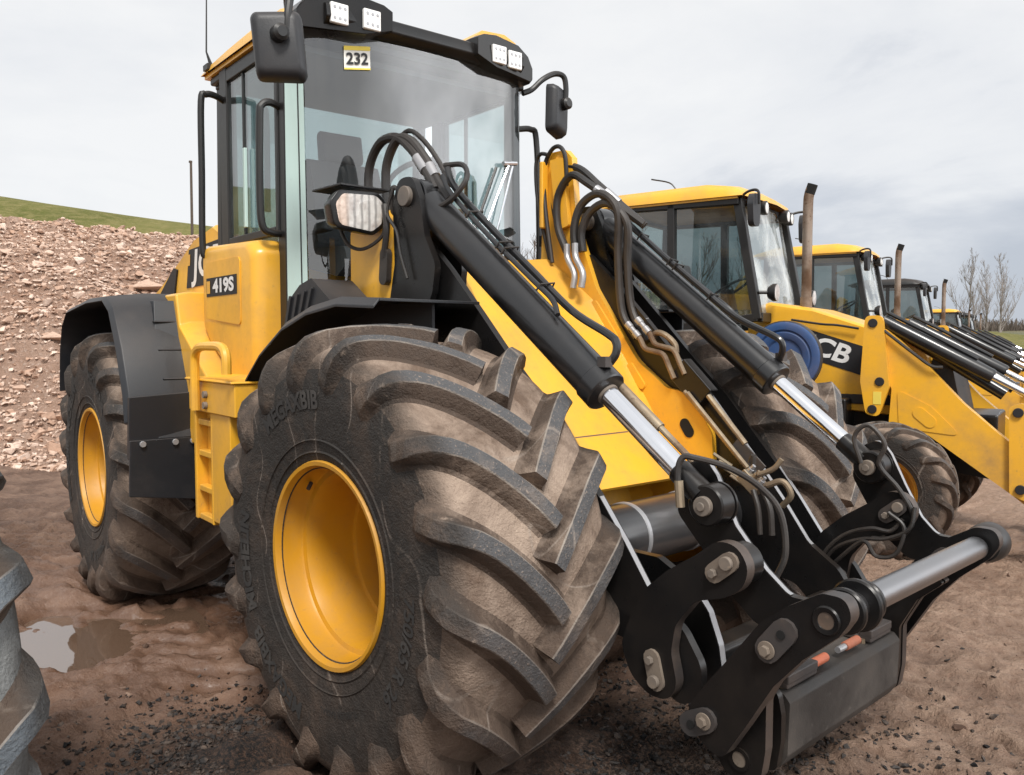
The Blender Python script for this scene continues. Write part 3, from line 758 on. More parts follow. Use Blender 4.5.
for y in (-.20, .16): g.lathe([(.121, y - .012), (.126, y - .008), (.126, y + .008), (.121, y + .012)], 'y', (.45, 0, .775), 40)
g.build('weld_ring', 'edge', o, split=True)

# levers
LEV = [(.95, .98), (.985, 1.10), (1.055, 1.135), (1.10, 1.08), (1.16, .965), (1.235, .85), (1.30, .79), (1.42, .79), (1.40, .70), (1.20, .68), (1.10, .76), (1.02, .88)]
LEV0 = LEV
for y0, y1 in ((-.505, -.475), (.60, .63)):
    LEV = [(x - (.050 if y0 < 0 else -.02) * min(1, max(0, (z - .80) / .2)), z + (.03 if (y0 < 0 and z > 1.0) else 0)) for x, z in LEV0]
    g = G(); P = round_poly(LEV, .06, 5); g.prism(P, y0, y1, me=0); o = g.build('bell_crank', ['black'], LOADER, bevel=.004)
    ym = (y0 + y1) / 2; seq = [Vector((p[0], ym, p[1])) for p in P if .97 < p[0] < 1.31 and p[1] > .785]; seq.sort(key=lambda p: p.x)
    seq = [p for p in seq if p.z > .786 and not (p.x < 1.14 and p.z < .9)]
    g = G(); V = []
    for i, p in enumerate(seq):
        e = (seq[min(i + 1, len(seq) - 1)] - seq[max(i - 1, 0)]).normalized(); n = Vector((-e.z, 0, e.x)); n = -n if n.z < 0 else n
        V += [p + n * .0028 + Vector((0, -.013, 0)), p + n * .0028 + Vector((0, .005, 0))]
    g.add(V, [[2 * i, 2 * i + 1, 2 * i + 3, 2 * i + 2] for i in range(len(seq) - 1)]); g.build('edge_highlight', 'edge', o)  # lever rim highlight, likewise laid on as a pale strip

# curved links with keeper plates
LINK = [(.785, .545), (.82, .63), (.875, .74), (.965, .82), (1.07, .89), (1.145, .948), (1.21, .942), (1.25, .885), (1.23, .82), (1.17, .782), (1.07, .75), (1.0, .66), (.985, .57), (1.01, .47), (.975, .415), (.90, .41), (.83, .455)]
for y0, y1, yb in ((-.635, -.595, -.53), (.535, .575, .60)):
    g = G(); g.prism(round_poly(LINK, .09, 5), y0, y1, me=1); g.lathe([(.0, y0 + .03), (.062, y0 + .03), (.062, yb), (.0, yb)], 'y', (1.175, 0, .872), 28)
    g.lathe([(.0, y0 + .03), (.07, y0 + .03), (.07, yb), (.0, yb)], 'y', (.93, 0, .49), 24)
    o = g.build('curved_link', ['black', 'edgeblack'], LOADER, bevel=.004)
    fo = y0
    for (cx, cz, ang, l) in ((1.165, .872, R(40), .033), (.927, .50, R(-75), .036)):
        g = G(); g.prism(slot(cx, cz, l, .029, ang, 6), fo - .012, fo - .001); k = g.build('keeper_plate', 'tanplate' if y0 < 0 else 'greyplate', o, bevel=.003)
        g = G()
        for e, rr in ((-1, .014), (1, .020)):
            x = cx + e * l * .9 * math.cos(ang); z = cz + e * l * .9 * math.sin(ang)
            g.cyl((x, fo - .0145, z), (x, fo - .030, z), rr, n=6 if e < 0 else 16)
        g.build('keeper_bolt', 'pin', k, bevel=.002, split=True)
# hoses on the far link and by the near lever
for pts, r in (([(.86, .50, .56), (.92, .49, .68), (1.0, .49, .76), (1.10, .49, .80), (1.17, .50, .80), (1.21, .51, .85)], .008), ([(.87, .51, .57), (.95, .50, .69), (1.06, .49, .75), (1.16, .49, .77), (1.24, .5, .82), (1.25, .52, .9)], .008),
               ([(.88, .50, .55), (.98, .48, .66), (1.08, .47, .75), (1.13, .47, .70), (1.20, .48, .72), (1.22, .5, .82), (1.16, .5, .87)], .008),
               ([(1.06, .48, 1.05), (1.03, .48, 1.15), (1.08, .49, 1.20), (1.14, .5, 1.13), (1.12, .5, 1.05), (1.19, .52, .96), (1.24, .53, .86), (1.20, .52, .78), (1.10, .5, .76)], .009),
               ([(1.0, -.615, 1.03), (.985, -.61, 1.12), (.995, -.60, 1.17), (1.03, -.58, 1.17), (1.09, -.50, 1.14), (1.15, -.42, 1.08), (1.20, -.38, 1.0), (1.22, -.38, .88), (1.2, -.40, .80)], .010)):
    g = G(); g.tube(catmull(pts, 6), r, 8); g.build('hydraulic_hose', 'hose', LOADER)
g = G(); g.cyl((1.0, -.615, 1.02), (.99, -.612, 1.10), .014, n=10); g.build('hose_fitting', 'zinc', LOADER)
# lock valve on the far link foot
g = G(); g.prism(round_poly([(.90, .42), (.89, .58), (.93, .62), (.99, .60), (1.0, .42)], .03), .50, .53); g.cyl((.945, .50, .49), (.945, .485, .49), .024, n=16); g.build('lock_valve', 'greyplate', LOADER, bevel=.004)

# quick hitch
HITCH = thing  # (kept as parts of the loader)
Q1 = round_poly([(1.035, .405), (1.10, .50), (1.19, .615), (1.28, .735), (1.36, .80), (1.46, .86), (1.525, .86), (1.545, .81), (1.51, .755), (1.41, .665), (1.325, .565), (1.24, .42), (1.16, .29), (1.09, .325)], .05, 5)
Q2 = round_poly([(1.07, .27), (1.13, .40), (1.20, .50), (1.28, .60), (1.37, .68), (1.40, .665), (1.31, .585), (1.25, .47), (1.25, .32), (1.235, .22), (1.12, .20)], .04, 5)
Q3 = round_poly([(1.07, .27), (1.13, .40), (1.18, .47), (1.235, .47), (1.25, .40), (1.25, .32), (1.235, .22), (1.12, .20)], .03, 5)
for s in (-1, 1):
    g = G(); g.prism(Q1, s * .575, s * .625, me=1) if s < 0 else g.prism(Q1, .52, .56, me=1)
    o = g.build('hitch_plate', ['black', 'edgeblack'], LOADER, bevel=.006)
    g = G(); g.prism(Q2, s * .49, s * .53, me=1) if s < 0 else g.prism(Q2, .44, .475, me=1); g.build('hitch_hook', ['black', 'edgeblack'], o, bevel=.005)
    g = G(); g.prism(Q3, s * .415, s * .44) if s < 0 else g.prism(Q2, .405, .425); g.build('hitch_hook', 'black', o, bevel=.005)
    fy = -.625 if s < 0 else .52
    for (cx, cz, ang, l, mt) in ((1.335, .70, R(52), .040, 'greyplate'), (1.085, .385, R(28), .030, 'greyplate')):
        g = G(); g.prism(slot(cx, cz, l, .037, ang, 6), fy - .014, fy - .001); k = g.build('keeper_plate', mt, o, bevel=.004)
        g = G(); e = -1 if cz > .5 else 1
        x = cx + e * l * .95 * math.cos(ang); z = cz + e * l * .95 * math.sin(ang)
        g.cyl((x, fy - .0165, z), (x, fy - .022, z), .026, n=20); g.cyl((x, fy - .022, z), (x, fy - .036, z), .016, n=6); g.build('keeper_bolt', 'tanplate', k, bevel=.002)
        g = G(); x = cx - e * l * .75 * math.cos(ang); z = cz - e * l * .75 * math.sin(ang)
        g.cyl((x, fy - .0165, z), (x, fy - .0185, z), .013, n=14); g.build('bolt_hole', 'flat_black', k)
# pin bar with collars and end bosses
g = G(); g.cyl((1.47, -.57, .79), (1.47, .50, .79), .040, n=32)
bar = g.build('pin_bar', 'barsteel', LOADER)
g = G()
for a, b, r in ((-.525, -.505, .064), (-.45, -.43, .074), (-.405, -.385, .062)): g.lathe([(.03, a), (r - .005, a), (r, a + .005), (r, b - .005), (r - .005, b), (.03, b)], 'y', (1.47, 0, .79), 36)
g.build('bar_collar', 'black', bar, split=True)
g = G(); g.lathe([(.0, .56), (.06, .56), (.062, .57), (.070, .59), (.072, .645), (.062, .668), (0, .672)], 'y', (1.47, 0, .79), 32)
g.build('bar_end_cap', 'frame', bar)
g = G(); g.lathe([(.0, -.628), (.022, -.628), (.024, -.6315), (.036, -.633), (.040, -.629), (.040, -.62)], 'y', (1.475, 0, .79), 32); g.build('bar_bush', 'black', bar); g = G(); g.lathe([(.0, -.6295), (.023, -.6295)], 'y', (1.475, 0, .79), 24); g.build('bush_bore', 'boredark', bar)
g = G(); g.lathe([(.024, -.536), (.036, -.536), (.036, -.525), (.024, -.525)], 'y', (1.165, 0, .265), 24); g.lathe([(.0, -.533), (.024, -.533)], 'y', (1.165, 0, .265), 20, m=1); g.build('hook_hole', ['black', 'tanplate'], LOADER)
# carriage plate between the hooks
CP = round_poly([(1.225, .215), (1.25, .26), (1.255, .425), (1.235, .448), (1.02, .46), (1.02, .40), (1.17, .38), (1.19, .215)], .012, 3)
g = G(); g.prism(CP, -.40, .40); car = g.build('hitch_carriage', 'carriage', LOADER, bevel=.006)
g = G(); 
for a, b in ((-.38, -.19), (.20, .37)): g.box((1.10, a, .455), (1.235, b, .475)); g.box((1.19, a, .47), (1.238, b, .500))
g.build('lock_ram', 'greyplate', car, bevel=.005, split=True)
for a, b in ((-.185, -.075), (.04, .16)):
    g = G(); g.cyl((1.215, a - .05, .48), (1.215, a, .48), .011, n=10); g.build('lock_rod', 'edge', car)
    g = G(); g.cyl((1.215, a, .48), (1.215, b - .02, .48), .0155, n=16); g.build('orange_grip', 'orange', car, bevel=.004)
g = G()
for y in (-.36, -.2, .2, .34): g.cyl((1.205, y, .446), (1.205, y, .466), .011, n=6)
g.build('carriage_bolt', 'zinc', car, split=True)
# cross member linking the arm feet
g = G(); g.box((.93, -.43, .42), (1.03, .43, .54)); g.build('arm_cross_member', 'black', LOADER, bevel=.02)

# front mudguards
for s in (-1, 1):
    prof = [(-1.03, 1.24), (-.95, 1.385), (-.82, 1.49), (-.62, 1.60), (-.42, 1.66), (-.20, 1.688), (.05, 1.675)]
    def strip(y0, y1, th=.012, zoff0=0., zoff1=0.):
        n_ = len(prof); V = []
        for x, z in prof: V += [(x, s * y0, z + zoff0), (x, s * y1, z + zoff1), (x, s * y1, z + zoff1 - th), (x, s * y0, z + zoff0 - th)]
        F = []
        for i in range(n_ - 1):
            for j in range(4): F.append([4 * i + j, 4 * i + (j + 1) % 4, 4 * i + 4 + (j + 1) % 4, 4 * i + 4 + j])
        F += [[0, 1, 2, 3], [4 * n_ - 4 + j for j in range(4)]]
        return V, F
    g = G(); g.add(*strip(.60, 1.06)); V, F = strip(1.06, 1.085, .012, 0, -.028); g.add(V, F)
    o = g.build('front_mudguard', 'plastic', LOADER, bevel=.004)
    g = G(); g.prism([(-.60, 1.59), (-.45, 1.645), (-.25, 1.67), (.0, 1.665), (.0, 1.55), (-.60, 1.55)], s * .78, s * .792); g.build('mudguard_stay', 'plastic', o)
    # grab step moulding behind
    g = G(); g.prism(round_poly([(-.96, 1.50), (-.90, 1.70), (-.80, 1.765), (-.70, 1.79), (-.56, 1.70), (-.50, 1.66), (-.70, 1.56)], .02), s * .70, s * .90)
    for k in range(4): g.prism([(-.93 + .06 * k, 1.56 + .02 * k), (-.875 + .06 * k, 1.72 + .01 * k), (-.855 + .06 * k, 1.72 + .01 * k), (-.91 + .06 * k, 1.56 + .02 * k)], s * .90, s * .912)
    g.build('tread_moulding', 'plastic', o, bevel=.008)

# headlights
for s in (-1, 1):
    g = G()
    P = round_poly([(-.12, -.075), (-.14, .03), (-.10, .085), (.08, .095), (.125, .06), (.115, -.05), (.06, -.095)], .04, 5)
    ring = lambda x, k, dz=0: [(x + .035, s * (.752 - p[0] * k), 2.065 + p[1] * k * .92 + dz) for p in P]
    g.loft([ring(-.74, .45), ring(-.70, .75), ring(-.64, .98), ring(-.59, 1.06), ring(-.575, 1.06), ring(-.572, .98)], 0)
    g.box((-.80, s * .56, 2.04), (-.68, s * .72, 2.10)); 
    g.box((-.78, s * .60, 2.168), (-.545, s * .845, 2.178))
    o = g.build('headlight', 'black', LOADER, bevel=.003)
    g = G(); g.loft([ring(-.569, .87), ring(-.560, .84), ring(-.552, .6), ring(-.549, .2)], 0, caps=False); g.add(ring(-.549, .2), [list(range(len(P)))]); g.build('headlight_lens', 'lens', o)
    g = G(); g.add(ring(-.5705, .88), [list(range(len(P)))]); g.build('headlight_reflector', 'reflector', o)
    g = G(); g.tube(catmull([(-.70, s * .76, 2.02), (-.66, s * .74, 1.94), (-.60, s * .70, 1.92), (-.52, s * .66, 1.97), (-.50, s * .655, 2.04)], 5), .008, 8); g.tube(catmull([(-.50, s * .66, 2.10), (-.47, s * .67, 2.0), (-.50, s * .665, 1.88)], 5), .014, 8); g.prism(slot(-.50, 1.84, .05, .028, R(85)), s * .645, s * .67)
    g.build('lamp_cable', 'hose', o)

# ------------------------------------------------------------------ rear half: cab
def rb(g, name, mats, parent=LOADER, **k):
    o = g.build(name, mats, parent, **k)
    if parent is LOADER:
        for q in (o if isinstance(o, list) else [o]): rear(q)
    return o
HWF = .70
g = G()
def bar3(a, b, w=.05, d=.05): 
    a = Vector(a); b = Vector(b); t = (b - a).normalized(); u = Vector((1, 0, 0)) if abs(t.z) > .5 else Vector((0, 0, 1)); v = t.cross(u).normalized(); u = v.cross(t).normalized()
    ring = lambda p: [p + u * w / 2 + v * d / 2, p - u * w / 2 + v * d / 2, p - u * w / 2 - v * d / 2, p + u * w / 2 - v * d / 2]
    g.loft([ring(a), ring(b)])
YR = {-1: 1.0, 1: .83}
for s in (-1, 1):
    w = .745 * YR[s]
    bar3((-1.10, s * w, 1.30), (-1.10, s * w, 3.0), .09, .05)          # front door pillar
    bar3((-1.84, s * w, 1.30), (-1.84, s * w, 3.0), .10, .06)
    bar3((-2.06, s * w * .94, 1.75), (-2.02, s * w * .94, 3.0), .07, .06)
    bar3((-2.05, s * w * .95, 2.96), (-1.05, s * w, 2.96), .09, .06)
    bar3((-2.05, s * w * .95, 2.02), (-1.84, s * w, 2.02), .06, .06)
bar3((-1.03, -.62, 2.965), (-1.03, .56, 2.965), .07, .1); bar3((-2.02, -.68, 2.96), (-2.02, .62, 2.96), .08, .06); bar3((-2.06, -.68, 2.0), (-2.06, .62, 2.0), .06, .06)
CAB = rb(g, 'cab_frame', 'frame', bevel=.008)
# cab floor and lower body
g = G(); g.box((-2.05, -.69, 1.25), (-1.10, .62, 1.60)); g.box((-1.28, -.66, 1.25), (-1.05, .6, 1.70)); rb(g, 'cab_floor', 'frame', CAB, bevel=.01)
# curved windscreen, wrapping round at the corners
def scr(u, z):  # u -1..1
    y = -.0675 + .6375 * u; x = -.915 - .045 * u * u - .02 * max(0, (abs(u) - .84) / .16) ** 2
    return Vector((x + .02 * (2.98 - z), y, z))
def uy(y): return (y + .0675) / .6375
g = G(); nu, nz = 28, 10; V = []; F = []
for j in range(nz + 1):
    for i in range(nu + 1):
        u = -1 + 2 * i / nu; z0 = 1.55 + .16 * abs(u) ** 3
        V.append(scr(u, z0 + (2.965 - z0) * j / nz))
for j in range(nz):
    for i in range(nu): a = j * (nu + 1) + i; F.append([a, a + 1, a + nu + 2, a + nu + 1])
g.add(V, F); SCR = rb(g, 'windscreen', 'screen', smooth=60)
# corner glass strips by the door pillars; the near one's mint paints reflected sky
for s in (-1, 1):
    g = G(); V = []; w = .745 * YR[s]
    for z in (1.62, 2.0, 2.4, 2.94):
        p = scr(s, z); V += [(p.x - .004, p.y + s * .003, z), (p.x - .028, p.y + s * .018, z), (-1.052, s * (w + .022), z)]
    g.add(V, [[3 * i + j, 3 * i + j + 1, 3 * i + j + 4, 3 * i + j + 3] for i in range(3) for j in range(2)]); rb(g, 'corner_glass', 'mint' if s < 0 else 'screen', CAB, smooth=0)
    g = G(); p0 = scr(s, 1.62); p1 = scr(s, 2.94); g.tube([(p0.x - .030, p0.y + s * .020, 1.62), (p1.x - .030, p1.y + s * .020, 2.94)], .0035, 6); rb(g, 'glass_seam', 'frame', CAB)
# side door glass, inner frame; both sides and the rear pane
for s in (-1, 1):
    g = G(); y = s * .76 * YR[s]
    g.box((-1.80, y - .003, 2.06), (-1.14, y + .003, 2.92)); gl = rb(g, 'door_glass', 'glass')
    g = G()
    for a, b in (((-1.82, 2.03), (-1.775, 2.95)), ((-1.155, 2.03), (-1.12, 2.95)), ((-1.775, 2.03), (-1.155, 2.07)), ((-1.775, 2.89), (-1.155, 2.95))): g.box((a[0], y - .018, a[1]), (b[0], y + .018, b[1]))
    g.box((-1.575, y - .012, 2.07), (-1.56, y + .012, 2.89)); rb(g, 'door_frame', 'frame', CAB, bevel=.006)
    g = G(); g.box((-1.53, y + s * .013, 2.10), (-1.505, y + s * .03, 2.50)); rb(g, 'door_grip', 'mint', CAB, bevel=.004)
g = G(); g.box((-2.055, -.64, 2.03), (-2.049, .58, 2.93)); rb(g, 'rear_glass', 'glass')
# card with 232 behind the screen
cz, cy = 2.855, -.455
gg = G()
def cp(y, z, off): q = scr(uy(y), z); return (q.x + off, y, z)
cyd = [(-.525, 2.795), (-.392, 2.815), (-.392, 2.925), (-.525, 2.905)]
gg.add([cp(a, b, .006) for a, b in cyd], [[0, 1, 2, 3]], 0)
gg.add([cp(a, b, .008) for a, b in ((-.525, 2.885), (-.392, 2.905), (-.392, 2.925), (-.525, 2.905))], [[0, 1, 2, 3]], 1); gg.add([cp(a, b, .008) for a, b in ((-.525, 2.795), (-.392, 2.815), (-.392, 2.823), (-.525, 2.803))], [[0, 1, 2, 3]], 1)
V, F = text_geo('232', .075, .002)
gg.add([cp(-.46 + v.x * 1.0, 2.853 + v.y + .15 * v.x, .010) for v in V], F, 2)
rb(gg, 'number_card', ['card', 'cardyellow', 'ink'], smooth=0)
# roof
g = G()
prof = [(-2.10, 2.995), (-2.11, 3.02), (-1.98, 3.06), (-1.7, 3.09), (-1.4, 3.10), (-1.05, 3.095), (-.95, 3.07), (-.93, 3.01)]
V = []; yy = [-.80, -.79, -.745, -.62, 0, .50, .62, .665, .675]; zz = [0, .45, .88, 1., .94, 1., .88, .45, 0]
for x, z in prof:
    for y, k in zip(yy, zz): V.append((x - .10 * (abs(y) / .8) ** 2 * (1 if x > -1.5 else 0), y, 2.99 + (z - 2.99) * k))
F = [[i * 9 + j, i * 9 + j + 1, i * 9 + j + 10, i * 9 + j + 9] for i in range(7) for j in range(8)]
g.add(V, F); g.box((-2.08, -.785, 2.97), (-1.05, .66, 2.992))
ROOF = rb(g, 'cab_roof', 'yellow', smooth=40)
g = G(); g.box((-2.04, -.77, 2.93), (-1.02, .645, 2.969)); rb(g, 'roof_seal', 'frame', CAB, bevel=.01)
# black visor and lamp pods
g = G()
g.prism(round_poly([(-1.05, 2.965), (-.90, 2.97), (-.865, 3.0), (-.875, 3.06), (-1.05, 3.085)], .02), -.64, .52)
rb(g, 'front_visor', 'black', CAB, bevel=.008)
g = G(); g.prism([(.20, 3.09), (.27, 3.15), (.42, 3.16), (.50, 3.13), (.42, 3.08)], -1.10, -.915, axis='x'); rb(g, 'roof_trim', 'yellow', ROOF, bevel=.012)
for ya, yb_ in ((-.76, -.31), (.19, .62)):
    g = G(); s = -1 if ya < 0 else 1; inn, out_ = (yb_, ya) if s < 0 else (ya, yb_); yc_ = 0 if s < 0 else -.10
    top = [(inn, 3.09), (inn - (inn - out_) * .10, 3.115), (inn - (inn - out_) * .3, 3.13), (inn - (inn - out_) * .7, 3.12), (inn - (inn - out_) * .9, 3.08), (out_, 3.02)]
    poly = [(inn, 2.99), (inn - (inn - out_) * .3, 2.945), (inn - (inn - out_) * .95, 2.935), (out_, 2.96)] + top[::-1]
    cur = lambda y: .10 * (abs(y - yc_ * 1.) / .77) ** 3
    r0 = [(-1.06, y, z) for y, z in poly]; r1 = [(-.92, y, z) for y, z in poly]; r2 = [(-.835 - cur(y), y, 3.03 + (z - 3.03) * .88) for y, z in poly]
    g.loft([r0, r1, r2]); pod = rb(g, 'lamp_pod', 'black', CAB, bevel=.008)
    for yc in ((-.575, -.42) if s < 0 else (.335, .455)):
        fx = -.835 - cur(yc)
        g = G(); g.box((fx - .01, yc - .045, 2.975), (fx + .012, yc + .045, 3.068)); o = rb(g, 'work_light', 'led', ROOF, bevel=.006)
        g = G()
        for dy in (-.026, 0, .026):
            for dz in (-.024, .024): g.lathe([(.0, .0125), (.0065, .0132), (.008, .0125)], 'x', (fx, yc + dy, 3.0215 + dz), 10)
        g.build('led_ring', 'edge', o, split=True)
# rear-view mirrors and arms
def mirror(s, c, rotz, w, hgt, arm, name='mirror'):
    g = G(); P = round_poly([(-w, -hgt * .92), (-w * 1.06, hgt * .85), (-w * .9, hgt), (w * .95, hgt), (w, -hgt * .8), (w * .85, -hgt)], .035, 5)
    Mz = Matrix.Translation(c) @ Matrix.Rotation(rotz, 4, 'Z') @ Matrix.Rotation(R(-4) * s, 4, 'X')
    rg = lambda x, k: [Mz @ Vector((x, p[0] * k, p[1] * k)) for p in P]
    g.loft([rg(.05, .72), rg(.042, .88), rg(.015, .98), rg(-.02, 1.), rg(-.022, .95)]); o = rb(g, name, 'plastic', bevel=.0, smooth=50)
    g = G(); g.add(rg(-.0225, .93), [list(range(len(P)))]); g.build('mirror_face', 'mirror', o)
    g = G(); g.tube(catmull(arm, 5), .016, 10); q = Mz @ Vector((.05, 0, hgt * .25)); g.lathe([(0, -.0), (.028, 0), (.033, .01), (.033, .05), (.02, .06), (0, .06)], 'x', (q.x - .01, q.y, q.z), 16); g.build('mirror_arm', 'frame', o)
    return o
mirror(-1, (-.56, -1.0, 2.695), R(-30), .100, .138, [(-1.0, -.76, 2.98), (-.80, -.86, 3.0), (-.60, -.93, 2.99), (-.53, -.96, 2.93), (-.51, -.985, 2.82), (-.51, -.99, 2.74)])
mirror(1, (-.97, .835, 2.835), R(24), .088, .14, [(-.98, .60, 2.90), (-.97, .66, 2.93), (-.95, .72, 2.99), (-.94, .80, 3.035), (-.93, .86, 3.03), (-.925, .875, 2.97), (-.925, .872, 2.88)])
# grab rails
for pts in ([(-1.84, -.75, 2.80), (-1.80, -.83, 2.815), (-1.79, -.88, 2.81), (-1.79, -.905, 2.77), (-1.80, -.905, 2.4), (-1.81, -.905, 2.02), (-1.81, -.88, 1.97), (-1.82, -.80, 1.96)],
            [(-1.12, -.76, 2.62), (-1.10, -.82, 2.63), (-1.10, -.86, 2.61), (-1.10, -.87, 2.55), (-1.11, -.87, 2.2), (-1.11, -.86, 2.06), (-1.11, -.82, 2.03), (-1.12, -.76, 2.03)],
            [(-1.70, -.63, 2.72), (-1.62, -.64, 2.72), (-1.58, -.64, 2.68), (-1.58, -.64, 2.2)],
            [(-1.05, .62, 2.72), (-1.04, .71, 2.73), (-1.04, .75, 2.68), (-1.04, .77, 2.3), (-1.05, .78, 1.9), (-1.05, .74, 1.85), (-1.06, .64, 1.85)]):
    g = G(); g.tube(catmull(pts, 5), .017, 10); rb(g, 'grab_rail', 'frame')
# wiper
g = G(); 
def sp(y, z, off=.03): q = scr(uy(y), z); return (q.x + off, y, z)
g.tube([sp(.44, 2.47), sp(.27, 2.13)], .006, 6); g.tube([sp(.47, 2.47), sp(.33, 2.06)], .006, 6); g.tube([sp(.40, 2.475), sp(.50, 2.49)], .012, 8)
o = rb(g, 'wiper_arm', 'chrome', split=True)[0]; g = G(); g.tube([sp(.36, 2.45, .015), sp(.20, 2.10, .015)], .008, 6); g.build('wiper_blade', 'frame', o)
# aerial
g = G(); g.tube([(-1.99, -.78, 3.03), (-2.0, -.80, 3.10), (-1.96, -.80, 3.7)], [.011, .005, .0025], 6); g.box((-2.03, -.81, 3.0), (-1.96, -.77, 3.03)); rb(g, 'aerial', 'frame')
# cab interior
g = G()
g.prism(round_poly([(-1.95, 1.95), (-1.85, 2.06), (-1.46, 2.04), (-1.42, 1.95), (-1.55, 1.88)], .05), -.26, .22)
g.prism(round_poly([(-1.93, 2.02), (-2.0, 2.56), (-1.92, 2.60), (-1.85, 2.42), (-1.80, 2.06)], .05), -.25, .21); g.prism(round_poly([(-1.99, 2.58), (-2.01, 2.76), (-1.94, 2.77), (-1.91, 2.60)], .03), -.15, .11)
g.box((-1.85, -.36, 2.12), (-1.5, -.29, 2.19)); g.box((-1.9, .28, 1.6), (-1.4, .52, 2.10))
rb(g, 'seat', 'seat', bevel=.03, seg=3)
g = G(); c = Vector((-1.36, .17, 2.42)); Mz = Matrix.Translation(c) @ Matrix.Rotation(R(-28), 4, 'Y')
g.tube([Mz @ Vector((.19 * math.cos(a), .19 * math.sin(a), 0)) for a in [2 * PI * i / 28 for i in range(28)]], .015, 8, closed=True)
for a in (0, 2.1, 4.2): g.tube([Mz @ Vector((0, 0, -.02)), Mz @ Vector((.19 * math.cos(a), .19 * math.sin(a), 0))], .01, 6)
g.tube([Mz @ Vector((0, 0, 0)), (-1.18, .17, 1.65)], .04, 10); g.box((-1.34, .03, 2.05), (-1.14, .31, 2.25)); rb(g, 'steering_wheel', 'frame')
g = G(); g.box((-2.0, -.66, 2.90), (-1.10, .6, 2.929)); rb(g, 'headliner', 'headliner', CAB)

# ------------------------------------------------------------------ rear half: bodywork
# side cabinet with the model number
P = [(-1.86, 1.60), (-1.86, 1.99), (-1.82, 2.03), (-1.19, 2.005), (-1.13, 1.95), (-1.13, 1.30), (-1.30, 1.26), (-1.75, 1.50)]
for s in (-1, 1):
    g = G()
    rg = lambda y, k, dz=0: [((-1.55 + (p[0] + 1.55) * k), s * y, 1.68 + (p[1] - 1.68) * k) for p in round_poly(P, .06, 4)]
    g.loft([rg(.70, 1.0), rg(.83, 1.0), rg(.875, .975), rg(.895, .93), rg(.90, .88)]); o = rb(g, 'side_cabinet', 'yellow', smooth=40)
    g = G(); g.prism(round_poly([(-1.77, 1.64), (-1.77, 1.93), (-1.29, 1.93), (-1.29, 1.60)], .03), s * .9005, s * .906); g.build('cabinet_panel', 'yellow', o, bevel=.004)
    for xa, xb, za in ((-1.62, -1.42, 1.545), (-1.36, -1.24, 1.44)):
        gs = G(); gs.prism([(xa, za), (xa + .02, za + .035), (xb, za + .015), (xb - .02, za - .015)], s * .845, s * .893); gs.build('cabinet_slot', 'flat_black', o)
    V, F = text_geo('419S', .092, .004)
    # label plate
    g2 = G(); y = s * .9085
    g2.prism([(-1.755, 1.752), (-1.755, 1.848), (-1.325, 1.848), (-1.325, 1.752)], s * .9065, y, m=0)
    if s < 0: g2.add([(-1.505 + v.x * 1.62, y - .002, 1.80 + v.y) for v in V], F, 1)
    else: g2.add([(-1.505 - v.x * 1.62, y + .002, 1.80 + v.y) for v in V], F, 1)
    g2.add([(-1.745, y + s * .002, 1.768), (-1.695, y + s * .002, 1.768), (-1.695, y + s * .002, 1.832), (-1.745, y + s * .002, 1.832)], [[0, 1, 2, 3]], 2)
    g2.build('model_label', ['ink', 'white', 'yellow'], o, smooth=0)
# engine cover
HP = [(-3.95, 1.0), (-3.98, 1.55), (-3.80, 1.80), (-3.45, 1.90), (-3.05, 2.04), (-2.70, 2.17), (-2.35, 2.22), (-2.05, 2.10), (-2.05, 1.0)]
g = G(); rg = lambda y, k: [(-3.0 + (p[0] + 3.0) * k, y, 1.55 + (p[1] - 1.55) * k) for p in round_poly(HP, .08, 4)]
g.loft([rg(-.66, .97), rg(-.64, .995), rg(-.60, 1.), rg(.60, 1.), rg(.64, .995), rg(.66, .97)]); HOOD = rb(g, 'engine_cover', 'yellow', smooth=40)
for s in (-1, 1):
    g = G(); g.prism([(-3.46, 1.82), (-3.10, 2.005), (-3.03, 1.99), (-3.10, 1.82)], s * .661, s * .672); g.build('air_vent', 'grille', HOOD, bevel=.006)
    for k in range(4): pass
    V, F = text_geo('JCB', .34, .008); g = G(); y = s * .664
    sl = .10
    g.prism([(-2.86, 1.86), (-2.80, 2.10), (-2.12, 2.125), (-2.12, 1.87)], s * .661, y, m=0)
    if s < 0: g.add([(-2.45 + v.x + v.y * .12, y - .002, 1.995 + v.y * .72) for v in V], F, 1)
    else: g.add([(-2.45 - v.x - v.y * .12, y + .002, 1.995 + v.y * .72) for v in V], F, 1)
    g.add([(-2.825, y + s * .003, 2.0), (-2.775, y + s * .003, 2.0), (-2.765, y + s * .003, 2.07), (-2.81, y + s * .003, 2.07)], [[0, 1, 2, 3]], 2)
    g.build('maker_label', ['ink', 'white', 'yellow'], HOOD, smooth=0)
# platform and lower body
for s in (-1, 1):
    g = G()
    poly = [(-2.75, 1.79), (-1.98, 1.79), (-1.93, 1.62), (-1.52, 1.36), (-1.10, 1.36), (-1.10, 1.0), (-2.05, 1.0), (-2.25, 1.72), (-2.75, 1.72)]
    r0 = [(x, s * .60, z) for x, z in poly]; r1 = [(x, s * .93, z) for x, z in poly]; r2 = [(x + (.0), s * 1.0, z - .015) for x, z in poly]
    g.loft([r0, r1, r2]); rb(g, 'body_side', 'yellow', bevel=.012)
g = G(); g.box((-2.2, -.60, .55), (-.95, .60, 1.25)); g.box((-3.9, -.62, .62), (-2.2, .62, 1.2)); rb(g, 'rear_chassis', 'black', bevel=.02)
